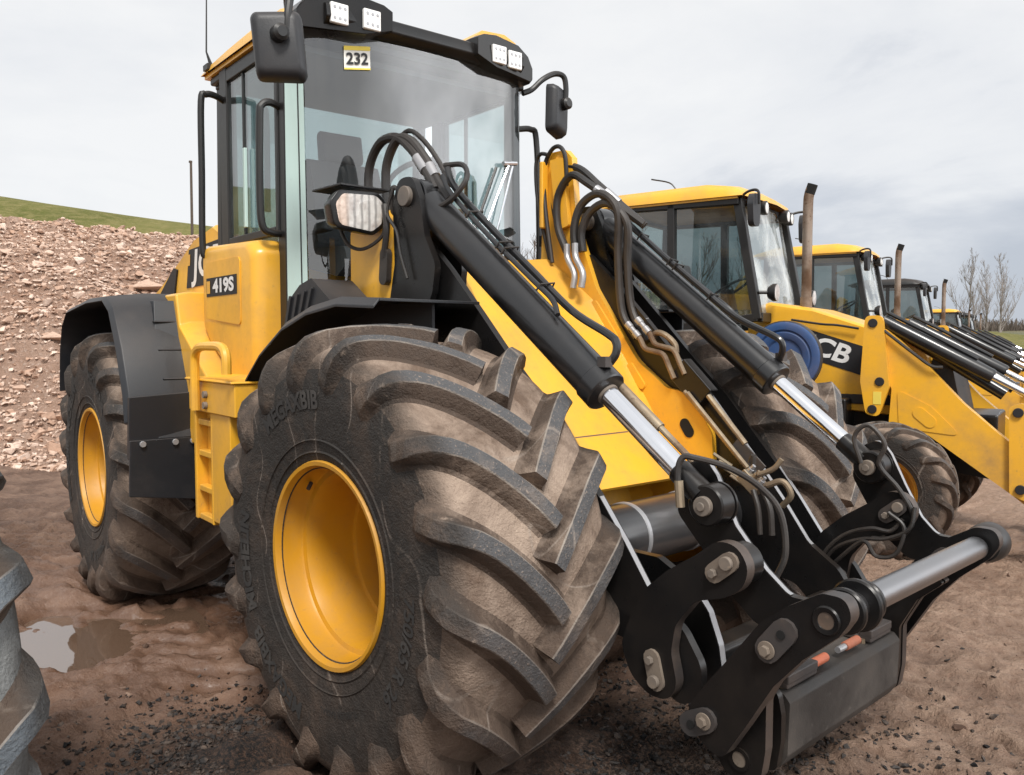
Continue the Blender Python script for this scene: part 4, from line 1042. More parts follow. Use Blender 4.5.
# step box
for s in (-1, 1):
    g = G()
    g.box((-1.47, s * .74, 1.19), (-.86, s * 1.10, 1.335))
    for k in range(16): g.box((-1.46 + .038 * k, s * 1.098, 1.335), (-1.44 + .038 * k, s * 1.112, 1.35))
    g.box((-1.485, s * .72, 1.336), (-.85, s * 1.115, 1.348)); o = rb(g, 'step_box', 'yellow', bevel=.008)
    g = G()
    g.box((-1.44, s * .76, .66), (-1.41, s * 1.09, 1.19)); g.box((-.98, s * .76, .72), (-.95, s * 1.09, 1.19)); g.box((-1.20, s * 1.03, .68), (-.98, s * 1.085, 1.19))
    g.box((-1.41, s * .74, .64), (-1.20, s * 1.035, 1.19)); g.box((-1.22, s * .80, .66), (-1.20, s * 1.085, 1.19))
    for z in (.66, .80, .97, 1.12): g.box((-1.405, s * 1.036, z), (-1.222, s * 1.08, z + .03))
    g.build('ladder', 'yellow', o, bevel=.006)
    g = G(); g.tube(catmull([(-1.28, s * 1.13, 1.20), (-1.28, s * 1.13, 1.40), (-1.265, s * 1.13, 1.465), (-1.20, s * 1.13, 1.495), (-1.05, s * 1.13, 1.50), (-.92, s * 1.13, 1.495), (-.87, s * 1.13, 1.46), (-.865, s * 1.13, 1.38)], 5), .021, 10)
    g.build('step_handle', 'yellow', o)
    g = G()
    for z in (1.225, 1.275): g.cyl((-1.235 + .02, s * 1.10, z), (-1.235 + .02, s * 1.118, z), .017, n=12)
    g.build('bolt', 'pin', o, bevel=.002, split=True)
# rear mudguards
for s in (-1, 1):
    prof = [(-3.48, 1.22), (-3.42, 1.50), (-3.33, 1.66), (-3.18, 1.745), (-2.60, 1.79), (-2.20, 1.785), (-2.06, 1.72), (-1.91, 1.50), (-1.80, 1.27), (-1.775, 1.12)]
    V = []; F = []; sec = [(.66, 0), (1.08, 0), (1.10, -.0), (1.29, -.025), (1.315, -.055), (1.30, -.055), (1.10, -.02), (.66, -.02)]
    cx, cz = -2.8, .76
    for x, z in prof:
        d = Vector((x - cx, z - cz)).normalized()
        for y, k in sec: V.append((x + d.x * k, s * y, z + d.y * k))
    K = len(sec)
    for i in range(len(prof) - 1):
        for j in range(K): F.append([i * K + j, i * K + (j + 1) % K, (i + 1) * K + (j + 1) % K, (i + 1) * K + j])
    F += [list(range(K)), [(len(prof) - 1) * K + j for j in range(K)]]
    g = G(); g.add(V, F); o = rb(g, 'rear_mudguard', 'plastic', bevel=.006)
    # front flap
    g = G(); g.loft([[(-1.84, s * .94, .86), (-1.80, s * .94, .86), (-1.80, s * 1.30, .92), (-1.84, s * 1.30, .92)], [(-1.80, s * .94, 1.26), (-1.76, s * .94, 1.26), (-1.76, s * 1.30, 1.24), (-1.80, s * 1.30, 1.24)]])
    g.loft([[(-1.825, s * .95, .68), (-1.805, s * .95, .68), (-1.805, s * 1.30, .73), (-1.825, s * 1.30, .73)], [(-1.79, s * .95, 1.02), (-1.77, s * .95, 1.02), (-1.77, s * 1.30, 1.02), (-1.79, s * 1.30, 1.02)]])
    g.build('mud_flap', 'plastic', o, bevel=.004, split=True)
    # moulded upright in front of the guard
    g = G(); g.loft([[(-1.90, s * .92, 1.02), (-1.76, s * .92, 1.02), (-1.78, s * 1.16, 1.02), (-1.87, s * 1.18, 1.02)], [(-1.99, s * .92, 1.35), (-1.83, s * .92, 1.30), (-1.86, s * 1.14, 1.30), (-1.93, s * 1.16, 1.35)], [(-2.14, s * .92, 1.74), (-2.00, s * .92, 1.74), (-2.03, s * 1.10, 1.74), (-2.10, s * 1.10, 1.74)]])
    for k in range(3):
        z = 1.32 + .15 * k; x = -1.825 - .075 * k
        g.box((x - .10, s * .925, z), (x + .006, s * 1.118, z + .010))
    g.build('guard_moulding', 'plastic', o, bevel=.008)
    g = G()
    for y in (.99, 1.08, 1.24): g.cyl((-1.773, s * y, 1.0), (-1.76, s * y, 1.0), .016, n=12)
    g.build('flap_bolt', 'edge', o, bevel=.002, split=True)

# ------------------------------------------------------------------ backhoe loaders behind
bt_f = make_tyre(.485, .36, .28, 17, .034, ['tyre', 'letter'], None, seed=11)
bt_r = make_tyre(.70, .44, .37, 17, .04, ['tyre', 'letter'], None, seed=12)
br_fr = make_rim(.285, .15, .14, -1, .28); br_fl = make_rim(.285, .15, .14, 1, .28)
br_rr = make_rim(.38, .18, .18, -1, .45); br_rl = make_rim(.38, .18, .18, 1, .45)
def make_backhoe(label):
    T = thing('backhoe_loader', label, 'backhoe loader', (0, 0, 0), 0, 'backhoe loaders parked in a row')
    for s in (-1, 1):
        make_wheel(bt_f, br_fr if s < 0 else br_fl, T, (-.15, s * .95, .395), R(13 * s)); make_wheel(bt_r, br_rr if s < 0 else br_rl, T, (-2.17, s * .84, .62), R(30))
    g = G(); g.cyl((-.22, -.8, .395), (-.22, .8, .395), .09, n=16); g.cyl((-2.17, -.7, .71), (-2.17, .7, .71), .13, n=16); g.box((-2.9, -.35, .55), (.55, .35, .95)); g.box((-1.6, -.62, .62), (-.5, .62, 1.05)); g.build('chassis', 'black', T, bevel=.02)
    # bonnet
    g = G(); HPb = [(-1.42, 1.0), (-1.40, 1.80), (-1.22, 1.86), (-.85, 1.80), (-.15, 1.56), (.02, 1.50), (.08, 1.40), (.12, .95), (.0, .9)]
    rg = lambda y, k: [(-.4 + (p[0] + .4) * k, y, 1.2 + (p[1] - 1.2) * k) for p in round_poly(HPb, .07, 4)]
    g.loft([rg(-.43, .95), rg(-.41, .985), rg(-.35, 1.), rg(.35, 1.), rg(.41, .985), rg(.43, .95)]); H = g.build('bonnet', 'yellow', T, smooth=40)
    for s in (-1, 1):
        g = G(); y = s * .434; sl = Vector((.95, -.31)).normalized(); up_ = Vector((.31, .95)).normalized()
        def lp(a, b): q = Vector((-.70, 1.445)) + sl * a + up_ * b; return q
        P4 = [lp(-.38, -.115), lp(.32, -.115), lp(.38, .115), lp(-.34, .115)]
        g.prism([tuple(p) for p in P4], s * .4305, y, m=0); V, F = text_geo('JCB', .215, .006)
        g.add([(lp(v.x * s * -1 * 1.15 + v.y * .12, v.y).x, y + s * .003, lp(v.x * s * -1 * 1.15 + v.y * .12, v.y).y) for v in V], F, 1)
        g.build('maker_label', ['ink', 'white'], H, smooth=0)
        g = G(); g.tube(catmull([(-1.0, s * .455, 1.70), (-.75, s * .47, 1.66), (-.62, s * .47, 1.65), (-.45, s * .47, 1.62)], 4), .010, 6); g.build('cable', 'hose', H)
        g = G(); g.box((-.6, s * .431, 1.0), (.05, s * .44, 1.08)); g.build('bonnet_grille', 'grille', H, bevel=.004)
    g = G(); g.prism(round_poly([(.09, .8), (.09, 1.42), (.22, 1.38), (.34, .8)], .04), -.40, .40); g.build('radiator_guard', 'grille', H, bevel=.01)
    # exhaust
    g = G(); g.tube(catmull([(-.93, -.27, 1.76), (-.93, -.27, 2.2), (-.93, -.27, 2.66), (-.922, -.27, 2.78), (-.895, -.27, 2.86)], 6), [.042] * 25, 16, caps=False); g.tube([(-.93, -.27, 1.74), (-.93, -.27, 1.90)], .05, 16); X = g.build('exhaust_stack', 'stack', T)
    g = G(); g.tube([(-.920, -.27, 2.785), (-.893, -.27, 2.864)], .0435, 16); g.build('sooty_tip', 'flat_black', X)
    # loader arms, risers and rams
    for s in (-1, 1):
        ya, yb_ = s * .52, s * .63
        g = G()
        g.prism(round_poly([(-.36, 1.60), (-.22, 1.62), (-.10, 1.52), (.06, 1.36), (.34, 1.05), (.55, .86), (1.05, .45), (1.28, .22), (1.22, .06), (1.05, .10), (.66, .40), (.10, .80), (-.18, .80), (-.16, 1.15), (-.30, 1.35)], .06, 4), ya, yb_)
        A = g.build('loader_arm', 'yellow', T, bevel=.012)
        g = G(); g.prism(round_poly([(-.36, 1.72), (-.23, 1.72), (-.17, 1.16), (-.24, .92), (-.34, .94), (-.385, 1.2)], .05, 4), yb_ + s * .003, yb_ + s * .05); g.prism(round_poly([(.64, 1.04), (.74, 1.08), (.84, .66), (.80, .34), (.66, .40)], .04, 4), yb_ + s * .003, yb_ + s * .04); g.build('arm_link', 'yellow', A, bevel=.01, split=True)
        g = G(); 
        for x, z in ((-.30, 1.66), (-.24, 1.20), (-.29, .98), (-.12, .83), (.73, .44), (.70, 1.0)): g.cyl((x, yb_ + s * .03, z), (x, yb_ + s * .062, z), .035, n=16)
        g.build('pivot_pin', 'ink', A, bevel=.004, split=True)
        g = G(); g.prism(slot(.08, .93, .05, .045, R(-40)), yb_ + s * .001, yb_ + s * .012); g.prism(round_poly([(-.12, 1.14), (.12, 1.02), (.34, .80), (-.10, .84)], .03), yb_ + s * .0005, yb_ + s * .006); g.build('arm_pressing', 'yellow', A, bevel=.005, split=True)
        g = G(); g.prism([(-.285, 1.02), (-.285, 1.12), (-.225, 1.12), (-.225, 1.02)], yb_ + s * .051, yb_ + s * .053); g.build('warning_label', 'cardyellow', A)
        a0 = Vector((-.26, s * .575, 1.685)); a1 = Vector((.95, s * .575, 1.02)); d = (a1 - a0).normalized()
        g = G(); g.tube([a0, a0 + d * .02, a0 + d * .88, a0 + d * .90], [.03, .055, .055, .048], 16); g.tube([a0 + Vector((.05, 0, .055)), a0 + d * .35 + Vector((0, 0, .085)), a0 + d * .78 + Vector((0, 0, .075))], .016, 8)
        W_ = g.build('loader_ram', 'blackram', T)
        g = G(); g.tube([a0 + d * .89, a1 - d * .10], .026, 14); g.build('ram_rod', 'chrome', W_); g = G(); g.tube([a1 - d * .12, a1], .04, 12); g.lathe([(0, -.04), (.05, -.04), (.05, .04), (0, .04)], 'y', a1, 14); g.build('rod_eye', 'black', W_)
        b0 = Vector((-.14, s * .47, 1.60)); b1 = Vector((.60, s * .47, 1.12)); d = (b1 - b0).normalized()
        g = G(); g.tube([b0, b1], .05, 12); g.build('loader_ram', 'blackram', T)
        g = G(); g.tube(catmull([(-.22, s * .66, 1.60), (0, s * .665, 1.42), (.12, s * .665, 1.33), (.20, s * .66, 1.32)], 5), .012, 8); g.build('hose', 'hose', A)
    g = G(); g.cyl((.40, -.52, .85), (.40, .52, .85), .07, n=18); g.prism([(.15, 1.2), (.38, .95), (.60, .45), (.25, .5)], -.42, -.40); g.build('arm_cross_tube', 'black', T, split=True)
    # cab
    g = G(); hw = .66
    def bar_(a, b, w=.06): 
        a = Vector(a); b = Vector(b); t = (b - a).normalized(); u = Vector((0, 1, 0)) if abs(t.y) < .8 else Vector((1, 0, 0)); v = t.cross(u).normalized()
        rr = lambda p: [p + u * w / 2 + v * w / 2, p - u * w / 2 + v * w / 2, p - u * w / 2 - v * w / 2, p + u * w / 2 - v * w / 2]; g.loft([rr(a), rr(b)])
    for s in (-1, 1):
        bar_((-1.22, s * hw, 1.70), (-1.42, s * (hw - .03), 2.72), .075); bar_((-2.0, s * hw, 1.2), (-2.02, s * hw, 2.74), .07); bar_((-2.70, s * hw, 1.5), (-2.66, s * hw, 2.74), .07)
        bar_((-1.40, s * hw, 2.72), (-2.68, s * hw, 2.74), .07); bar_((-1.22, s * hw, 1.72), (-2.70, s * hw, 1.55), .07); g.box((-2.70, s * .62, 1.0), (-1.25, s * .68, 1.55))
    bar_((-1.42, -hw, 2.72), (-1.42, hw, 2.72), .07); bar_((-1.22, -hw, 1.72), (-1.22, hw, 1.72), .08); bar_((-2.68, -hw, 2.74), (-2.68, hw, 2.74), .07)
    K = g.build('cab_frame', 'frame', T, bevel=.008)
    g = G(); V = []
    for j in range(2):
        for i in range(13):
            u = -1 + i / 6; V.append(((-1.20 - .19 * j) - .07 * u * u + .02, hw * .97 * u, 1.70 + 1.02 * j))
    g.add(V, [[i, i + 1, 14 + i, 13 + i] for i in range(12)]); g.build('windscreen', 'brightscreen', T, smooth=60)
    for s in (-1, 1):
        g = G(); g.add([(-1.25, s * hw, 1.74), (-1.98, s * hw, 1.66), (-2.0, s * hw, 2.70), (-1.43, s * hw, 2.69)], [[0, 1, 2, 3]]); g.add([(-2.03, s * hw, 1.64), (-2.66, s * hw, 1.58), (-2.64, s * hw, 2.70), (-2.05, s * hw, 2.70)], [[0, 1, 2, 3]]); g.build('side_glass', 'darkglass', T, smooth=0, split=True)
    g = G(); g.add([(-2.69, -.62, 1.6), (-2.69, .62, 1.6), (-2.67, .62, 2.7), (-2.67, -.62, 2.7)], [[0, 1, 2, 3]]); g.build('rear_glass', 'glass', T, smooth=0)
    g = G(); rp = [(-2.85, 2.76), (-2.86, 2.80), (-2.55, 2.90), (-1.7, 2.91), (-1.42, 2.87), (-1.30, 2.80), (-1.28, 2.755)]
    yy_ = [-.73, -.72, -.66, -.5, 0, .5, .66, .72, .73]; kk = [0, .4, .82, .97, 1, .97, .82, .4, 0]
    g.add([(x - .08 * (abs(y) / .73) ** 2 * (x > -1.6), y, 2.755 + (z - 2.755) * k) for x, z in rp for y, k in zip(yy_, kk)], [[i * 9 + j, i * 9 + j + 1, i * 9 + j + 10, i * 9 + j + 9] for i in range(6) for j in range(8)])
    g.box((-2.8, -.71, 2.735), (-1.40, .71, 2.756)); RF = g.build('cab_roof', 'yellow', T, smooth=40)
    for y in (-.50, -.32, .32, .50):
        g = G(); g.lathe([(0, -.06), (.05, -.05), (.062, 0), (.062, .03), (.05, .035)], 'x', (-1.27 - .1 * abs(y), y, 2.69), 18); o = g.build('work_light', 'frame', T); g = G(); g.lathe([(.0, .04), (.055, .032)], 'x', (-1.27 - .1 * abs(y), y, 2.69), 18); g.build('lamp_lens', 'led', o)
    for s in (-1, 1):
        g = G(); g.prism(round_poly([(-.075, -.12), (-.10, .06), (-.07, .15), (.07, .15), (.10, .06), (.075, -.12)], .06), -1.27, -1.22, axis='x')
        g.map(lambda p: Vector((p.x, p.y + s * .74, p.z + 2.60))); o = g.build('mirror', 'plastic', T, bevel=.012); g = G(); g.tube(catmull([(-1.40, s * .66, 2.74), (-1.30, s * .72, 2.78), (-1.21, s * .75, 2.77), (-1.20, s * .745, 2.66)], 5), .012, 8); g.build('mirror_arm', 'frame', o)
        g = G(); g.lathe([(0, -.05), (.05, -.04), (.075, 0), (.075, .03), (.065, .035)], 'x', (-1.12, s * .58, 1.93), 18); g.tube([(-1.22, s * .66, 1.93), (-1.13, s * .6, 1.93)], .015, 8); o = g.build('headlight', 'frame', T); g = G(); g.lathe([(.0, .04), (.07, .034)], 'x', (-1.12, s * .58, 1.93), 18); g.build('lamp_lens', 'reflector', o)
    g = G(); g.prism(round_poly([(-2.2, 1.5), (-2.2, 1.62), (-1.75, 1.62), (-1.72, 1.5)], .04), -.25, .25); g.prism(round_poly([(-2.2, 1.6), (-2.34, 2.25), (-2.22, 2.28), (-2.1, 1.62)], .04), -.24, .24); g.box((-2.6, -.6, 1.0), (-1.3, .6, 1.45)); g.tube([(-1.60, 0, 1.5), (-1.72, 0, 2.0)], .04, 8); g.tube([(-1.72 + .19 * math.cos(a) * .9, .19 * math.sin(a), 2.0 + .1 * math.cos(a)) for a in [2 * PI * i / 20 for i in range(20)]], .014, 6, closed=True)
    g.build('seat', 'seat', T, bevel=.02)
    g = G(); g.tube(catmull([(-2.05, -.5, 2.90), (-2.12, -.5, 2.97), (-2.30, -.5, 3.02)], 4), .007, 6); g.build('aerial', 'frame', T)
    # rear wings
    for s in (-1, 1):
        g = G(); V = []
        for k in range(9):
            a = R(20 + 150 * k / 8); V += [(-2.17 + .84 * math.cos(a), s * .58, .71 + .84 * math.sin(a)), (-2.17 + .84 * math.cos(a), s * 1.06, .71 + .84 * math.sin(a)), (-2.17 + .81 * math.cos(a), s * 1.06, .71 + .81 * math.sin(a)), (-2.17 + .81 * math.cos(a), s * .58, .71 + .81 * math.sin(a))]
        F = [[4 * i + j, 4 * i + (j + 1) % 4, 4 * i + 4 + (j + 1) % 4, 4 * i + 4 + j] for i in range(8) for j in range(4)] + [[0, 1, 2, 3], [32, 33, 34, 35]]
        g.add(V, F); g.build('rear_wing', 'plastic' if s < 0 else 'plastic', T, bevel=.008)
        g = G(); V = []
        for k in range(7):
            a = R(10 + 160 * k / 6); V += [(.52 * math.cos(a), s * .56, .43 + .52 * math.sin(a)), (.52 * math.cos(a), s * .58, .43 + .52 * math.sin(a))]
        
    # folded digger boom at the back
    g = G(); g.box((-3.35, -.14, .35), (-2.95, .14, 1.1)); g.prism(round_poly([(-3.45, .9), (-3.15, .95), (-2.98, 2.3), (-3.15, 2.6), (-3.35, 2.3)], .08), -.14, .14); g.prism(round_poly([(-3.20, 2.5), (-3.02, 2.5), (-3.55, 1.0), (-3.75, 1.05)], .06), -.11, .11); g.build('digger_boom', 'yellow', T, bevel=.02)
    # front bucket, lowered
    g = G(); bp_ = [(1.15, .10), (1.18, .62), (1.30, .80), (1.36, .78), (1.26, .60), (1.24, .20), (1.35, .10), (1.95, .05), (1.95, .02), (1.2, .02)]
    g.prism(bp_, -1.05, 1.05)
    g.prism([(1.2, .03), (1.2, .6), (1.34, .79), (1.5, .55), (1.93, .05)], -1.06, -1.03); g.prism([(1.2, .03), (1.2, .6), (1.34, .79), (1.5, .55), (1.93, .05)], 1.03, 1.06); g.build('bucket', 'yellow', T, bevel=.01)
    return T
BH = make_backhoe('yellow backhoe loader just behind the wheel loader, with a blue reel hung beside its bonnet')
row = [((-.057, 4.082), 0, 'yellow backhoe loader just behind the wheel loader, with a blue reel hung beside its bonnet'),
       ((-1.32, 8.909), 0, 'yellow roofed backhoe loader second in the row, its bent exhaust standing against the sky'),
       ((-3.31, 16.031), 1, 'backhoe loader with a black cab roof, third in the row'),
       ((-9.126, 34.965), 0, 'distant yellow roofed backhoe loader standing fourth in the row, before the bare trees'),
       ((-10.428, 40.359), 2, 'farthest backhoe loader at the end of the row, mostly hidden')]
for ch in BH.children: ch.location.z += .115
BH.scale = (.93, .93, .93)
for i, ((x, y), var, lab) in enumerate(row):
    t = BH if i == 0 else copy_tree(BH)
    t.location = (x, y, 0); t.rotation_euler = (0, 0, .216); t['label'] = lab
    if var in (1, 2):
        for ch in t.children:
            if ch.name.startswith('cab_roof'):
                ch.data = ch.data.copy(); ch.data.materials[0] = M['frame']
RC = (-.90, -1.00, 1.50)
# blue reel on the first machine, sits on a bracket at its bonnet side
g = G(); rc = RC
g.lathe([(.0, .01), (.14, .01), (.15, .0), (.158, -.006), (.20, -.010), (.212, -.002), (.226, -.016), (.262, -.020), (.280, -.012), (.285, .0), (.285, .05), (.27, .06)], 'y', rc, 56)
g.lathe([(.285, .06), (.12, .07), (.12, .20), (.0, .20)], 'y', rc, 40); REEL = g.build('hose_reel', 'blue', BH)
g = G(); g.lathe([(.286, .005), (.296, .01), (.296, .05), (.286, .06)], 'y', rc, 48); g.build('reel_band', 'hose', REEL)
g = G(); g.cyl((rc[0], rc[1] + .18, rc[2]), (rc[0], -.40, rc[2]), .04, n=12); g.build('reel_bracket', 'black', REEL)

# ------------------------------------------------------------------ the wheel cut off at the left edge
T = thing('tractor_wheel', 'dusty grey lugged wheel with only its tread showing at the left edge of the picture', 'wheel', (0, 0, 0))
tg = make_tyre(.675, .60, .34, 15, .055, ['tyregrey', 'letter'], None, seed=21)
rg_ = make_rim(.35, .26, .3, -1)
for nm, me in (('tyre', tg), ('rim', rg_)):
    o = bpy.data.objects.new(nm, me); COL.objects.link(o); o.parent = T; o.location = (0, 0, .705); o.rotation_euler = (0, R(9), 0)
T.location = (-.08, -2.60, -.01); T.rotation_euler = (0, 0, R(4))

# ------------------------------------------------------------------ terrain
_TAB = {}
def vnoise(x, y, seed):
    if seed not in _TAB: _TAB[seed] = np.random.RandomState(seed).rand(256, 256)
    tab = _TAB[seed]
    xi = np.floor(x).astype(int); yi = np.floor(y).astype(int); fx = x - xi; fy = y - yi
    fx = fx * fx * (3 - 2 * fx); fy = fy * fy * (3 - 2 * fy)
    g_ = lambda a, b: tab[a % 256, b % 256]
    return (g_(xi, yi) * (1 - fx) + g_(xi + 1, yi) * fx) * (1 - fy) + (g_(xi, yi + 1) * (1 - fx) + g_(xi + 1, yi + 1) * fx) * fy - .5
def fbm(x, y, f, o, seed, gain=.5):
    h = 0; a = 1.
    for k in range(o): h = h + a * vnoise(x * f + 17.3 * k, y * f - 9.1 * k, seed + k); f *= 2.03; a *= gain
    return h
D0 = np.array((-.7325, .6808)); R0 = np.array((.6808, .7325)); C0 = np.array((2.49, -2.70))   # axes of the yard: away to the heap, along it
def sstep(a, b, x): t = np.clip((x - a) / (b - a), 0, 1); return t * t * (3 - 2 * t)
def grid_mesh(name, X, Y, Z, attrs, mat, smooth=True):
    ny, nx = X.shape; me = bpy.data.meshes.new(name)
    V = np.stack([X, Y, Z], -1).reshape(-1, 3)
    i = np.arange(nx * ny).reshape(ny, nx); F = np.stack([i[:-1, :-1], i[:-1, 1:], i[1:, 1:], i[1:, :-1]], -1).reshape(-1, 4)
    me.vertices.add(len(V)); me.vertices.foreach_set('co', V.astype(np.float32).ravel())
    me.loops.add(F.size); me.loops.foreach_set('vertex_index', F.astype(np.int32).ravel())
    me.polygons.add(len(F)); me.polygons.foreach_set('loop_start', np.arange(0, F.size, 4, dtype=np.int32))
    me.update(calc_edges=True); me.polygons.foreach_set('use_smooth', np.ones(len(F), dtype=bool) if smooth else np.zeros(len(F), dtype=bool))
    for k, a in attrs.items():
        at = me.attributes.new(k, 'FLOAT', 'POINT'); at.data.foreach_set('value', a.astype(np.float32).ravel())
    me.materials.append(M[mat]); me.update(); me.validate()
    o = bpy.data.objects.new(name, me); COL.objects.link(o); return o
def axis(a, b, d, lim, grow=1.16):
    c = list(np.arange(a, b + d / 2, d)); s = d; lo = []; x = a
    while x > -lim: s *= grow; x -= s; lo.append(x)
    s = d; hi = []; x = b
    while x < lim: s *= grow; x += s; hi.append(x)
    return np.array(lo[::-1] + c + hi)
gx = axis(-5.0, 2.9, .018, 900); gy = axis(-2.6, 4.2, .018, 900)
X, Y = np.meshgrid(gx, gy)
rw = np.maximum(np.abs(X + 1), np.abs(Y)); near = 1 - sstep(12, 30, rw)
def ground_z(X, Y):
    rr = np.hypot(X + .5, Y); nr = 1 - sstep(14, 40, rr)
    z = fbm(X, Y, .45, 3, 1) * .10 + fbm(X, Y, 1.5, 4, 5, .5) * .045
    z = z + (fbm(X, Y, 9., 4, 25, .7) * .022 + np.abs(fbm(X + .2 * fbm(X, Y, 4., 2, 29), Y, 5., 4, 27, .6)) * .030 + np.abs(fbm(X - .1 * fbm(X, Y, 6., 2, 31), Y, 10., 3, 30, .6)) * .018) * (rr < 12)
    z = z + np.maximum(0, fbm(X + .4 * fbm(X, Y, 1.5, 2, 9), Y, 4.5, 4, 20, .6)) * .055
    # wheel ruts and lug prints in front of the machine
    # tyre prints: rows of short lug marks left along slightly curving tracks
    for yc, w, ph, sl, bend in ((.62, .17, 0., 1.0, .10), (1.02, .17, .5, -1.0, .10), (-.30, .16, .3, 1.0, -.06), (.10, .16, .8, -1.0, -.06), (1.75, .18, .1, 1.0, .16), (2.15, .18, .6, -1.0, .16), (2.9, .17, .4, 1., .05), (3.3, .17, .9, -1., .05), (-1.2, .16, .2, 1., -.1), (-.85, .16, .7, -1., -.1)):
        yy = Y - yc - bend * (X - 1.5) - .07 * fbm(X, Y, .8, 2, 33)
        m = np.exp(-(yy / w) ** 6) * sstep(.8, 1.5, X) * np.clip(.75 + 1.3 * fbm(X, Y, .9, 3, 35), 0, 1)
        pat = np.sin((X + sl * yy * 1.15 + .06 * fbm(X, Y, 3, 2, 40)) * 2 * PI / .235 + 6.28 * ph)
        z = z + m * (-.018 + .034 * np.clip(4.5 * pat + .6, -1, 1) * np.clip(.55 + 2.2 * fbm(X, Y, 2.3, 3, 44), 0, 1.3))
        z = z + .03 * np.exp(-((np.abs(yy) - w * 1.25) / .05) ** 2) * sstep(.8, 1.5, X) * np.clip(.3 + 1.6 * fbm(X, Y, 2.2, 3, 46), 0, 1)
    for yc, w in ((-.95, .34), (.95, .36)):                      # ruts between the axles
        m = np.exp(-((Y - yc - .075 * (X + 1.4)) / w) ** 4) * sstep(-.4, -.9, X)
        pat = np.sin((X + np.abs(Y - yc)) * 2 * PI / .26)
        z = z + m * (-.02 + .016 * np.tanh(2.5 * pat))
    # churned ridge left of the rear wheel, puddle hollow
    e = np.hypot((X + 2.22) / .62, (Y + 1.47) / .30) + .55 * fbm(X, Y, 1.6, 4, 60)
    z = z - .085 * (1 - sstep(.55, 1.1, e))
    e2 = np.hypot((X + 2.35) / .55, (Y + .85) / .50) + .35 * fbm(X, Y, 2.0, 3, 61)
    z = z - .062 * (1 - sstep(.5, 1.0, e2))
    z = z + .05 * np.exp(-((X + 3.4) / .7) ** 2 - ((Y + 1.9) / .8) ** 2) * (1 + fbm(X, Y, 5, 3, 66))
    return z * nr
Z = ground_z(X, Y)
for (wx, wy) in ((0, -.94), (0, .94), (Rp(-2.81, -.94, 0)[0], Rp(-2.81, -.94, 0)[1]), (Rp(-2.81, .94, 0)[0], Rp(-2.81, .94, 0)[1])):
    dx = (X - wx) / .30; dy = (Y - wy) / .36; q = np.maximum(np.abs(dx), np.abs(dy)); inside = 1 - sstep(.8, 1.15, q)
    Z = Z * (1 - inside) + inside * (-.03); Z = Z + .035 * np.exp(-((q - 1.35) / .22) ** 2) * (1 + 1.2 * fbm(X, Y, 5, 3, 70))
u = (X - C0[0]) * D0[0] + (Y - C0[1]) * D0[1]; v = (X - C0[0]) * R0[0] + (Y - C0[1]) * R0[1]
def blur(A, n):
    for ax in (0, 1):
        c_ = np.cumsum(np.concatenate([np.repeat(np.take(A, [0], ax), n, ax), A, np.repeat(np.take(A, [-1], ax), n, ax)], ax), ax)
        k = A.shape[ax]; A = (np.take(c_, np.arange(2 * n, 2 * n + k), ax) - np.take(c_, np.arange(0, k), ax)) / (2 * n)
    return A
hol_shade = np.clip((blur(Z, 7) - Z) / .028, 0, 1) * (1 - sstep(5, 9, rw))
wet = np.clip((-.02 - Z) / .05, 0, 1) * (X < .6) + (1 - sstep(.7, 1.4, np.hypot((X + 2.3) / 1.5, (Y + .9) / 1.0))) * .75
wet = np.clip(wet, 0, 1) * (1 - sstep(6, 9, rw))
dry = sstep(-.6, 1.6, X + .55 * Y) * .85 + .25 * sstep(5, 8, u)
ch = np.exp(-((X - .75) / .62) ** 2 - ((Y + .45) / .85) ** 2) + np.exp(-((X + .42) / .38) ** 2 - ((Y + 1.45) / .34) ** 2) + .7 * np.exp(-((X - 1.25) / .5) ** 2 - ((Y + .95) / .5) ** 2)
ch = np.clip(ch * 1.25 + .5 * fbm(X, Y, 3.0, 4, 80) - .25, 0, 1)
farA = sstep(26, 60, np.hypot(X, Y))
# far ground sinks a little and rises again into low fields on the right
Z = Z + sstep(90, 260, u) * 5.0 * (1 + .5 * fbm(X, Y, .008, 2, 90))
ground = struct(grid_mesh('ground', X, Y, Z, dict(wet=wet, dry=dry, chips=ch, far=farA, hollow=hol_shade), 'ground'))
def drop(P): 
    A = np.array(P); z = ground_z(A[:, 0], A[:, 1]); return [(p[0], p[1], zz + p[2], p[3]) for p, zz in zip(P, z)]
# puddle water
g = G(); P = []
for k in range(40): a = 2 * PI * k / 40; P.append((-2.42 + .95 * math.cos(a), -1.33 + .55 * math.sin(a), -.052))
g.add(P, [list(range(40))]); struct(g.build('puddle', 'water', None, smooth=0))

# spoil heap
us = np.arange(8.2, 24, .09); vs = np.arange(-24, 6.5, .11); U, Vv = np.meshgrid(us, vs)
base = 9.0 + .9 * fbm(Vv, Vv * 0 + 3, .35, 3, 100)
topH = 3.98 - .15 * (Vv + 8.3) + .22 * fbm(Vv, U, .25, 3, 110)
hh = np.clip((U - base) * (.72 + .25 * fbm(U, Vv, .3, 3, 120)), 0, None)
hh = topH * (1 - np.exp(-(hh / topH) ** 1.6 * 1.25)) * (1 - sstep(2.0, 6.0, Vv))
hh = hh + (fbm(U, Vv, .9, 5, 130, .6) * .30 + np.abs(fbm(U, Vv, 1.6, 4, 135, .6)) * .22) * sstep(0, .7, hh) - .12 + .04 * (U > base)
HXw = C0[0] + U * D0[0] + Vv * R0[0]; HYw = C0[1] + U * D0[1] + Vv * R0[1]
struct(grid_mesh('spoil_heap', HXw, HYw, hh, {}, 'heap'))
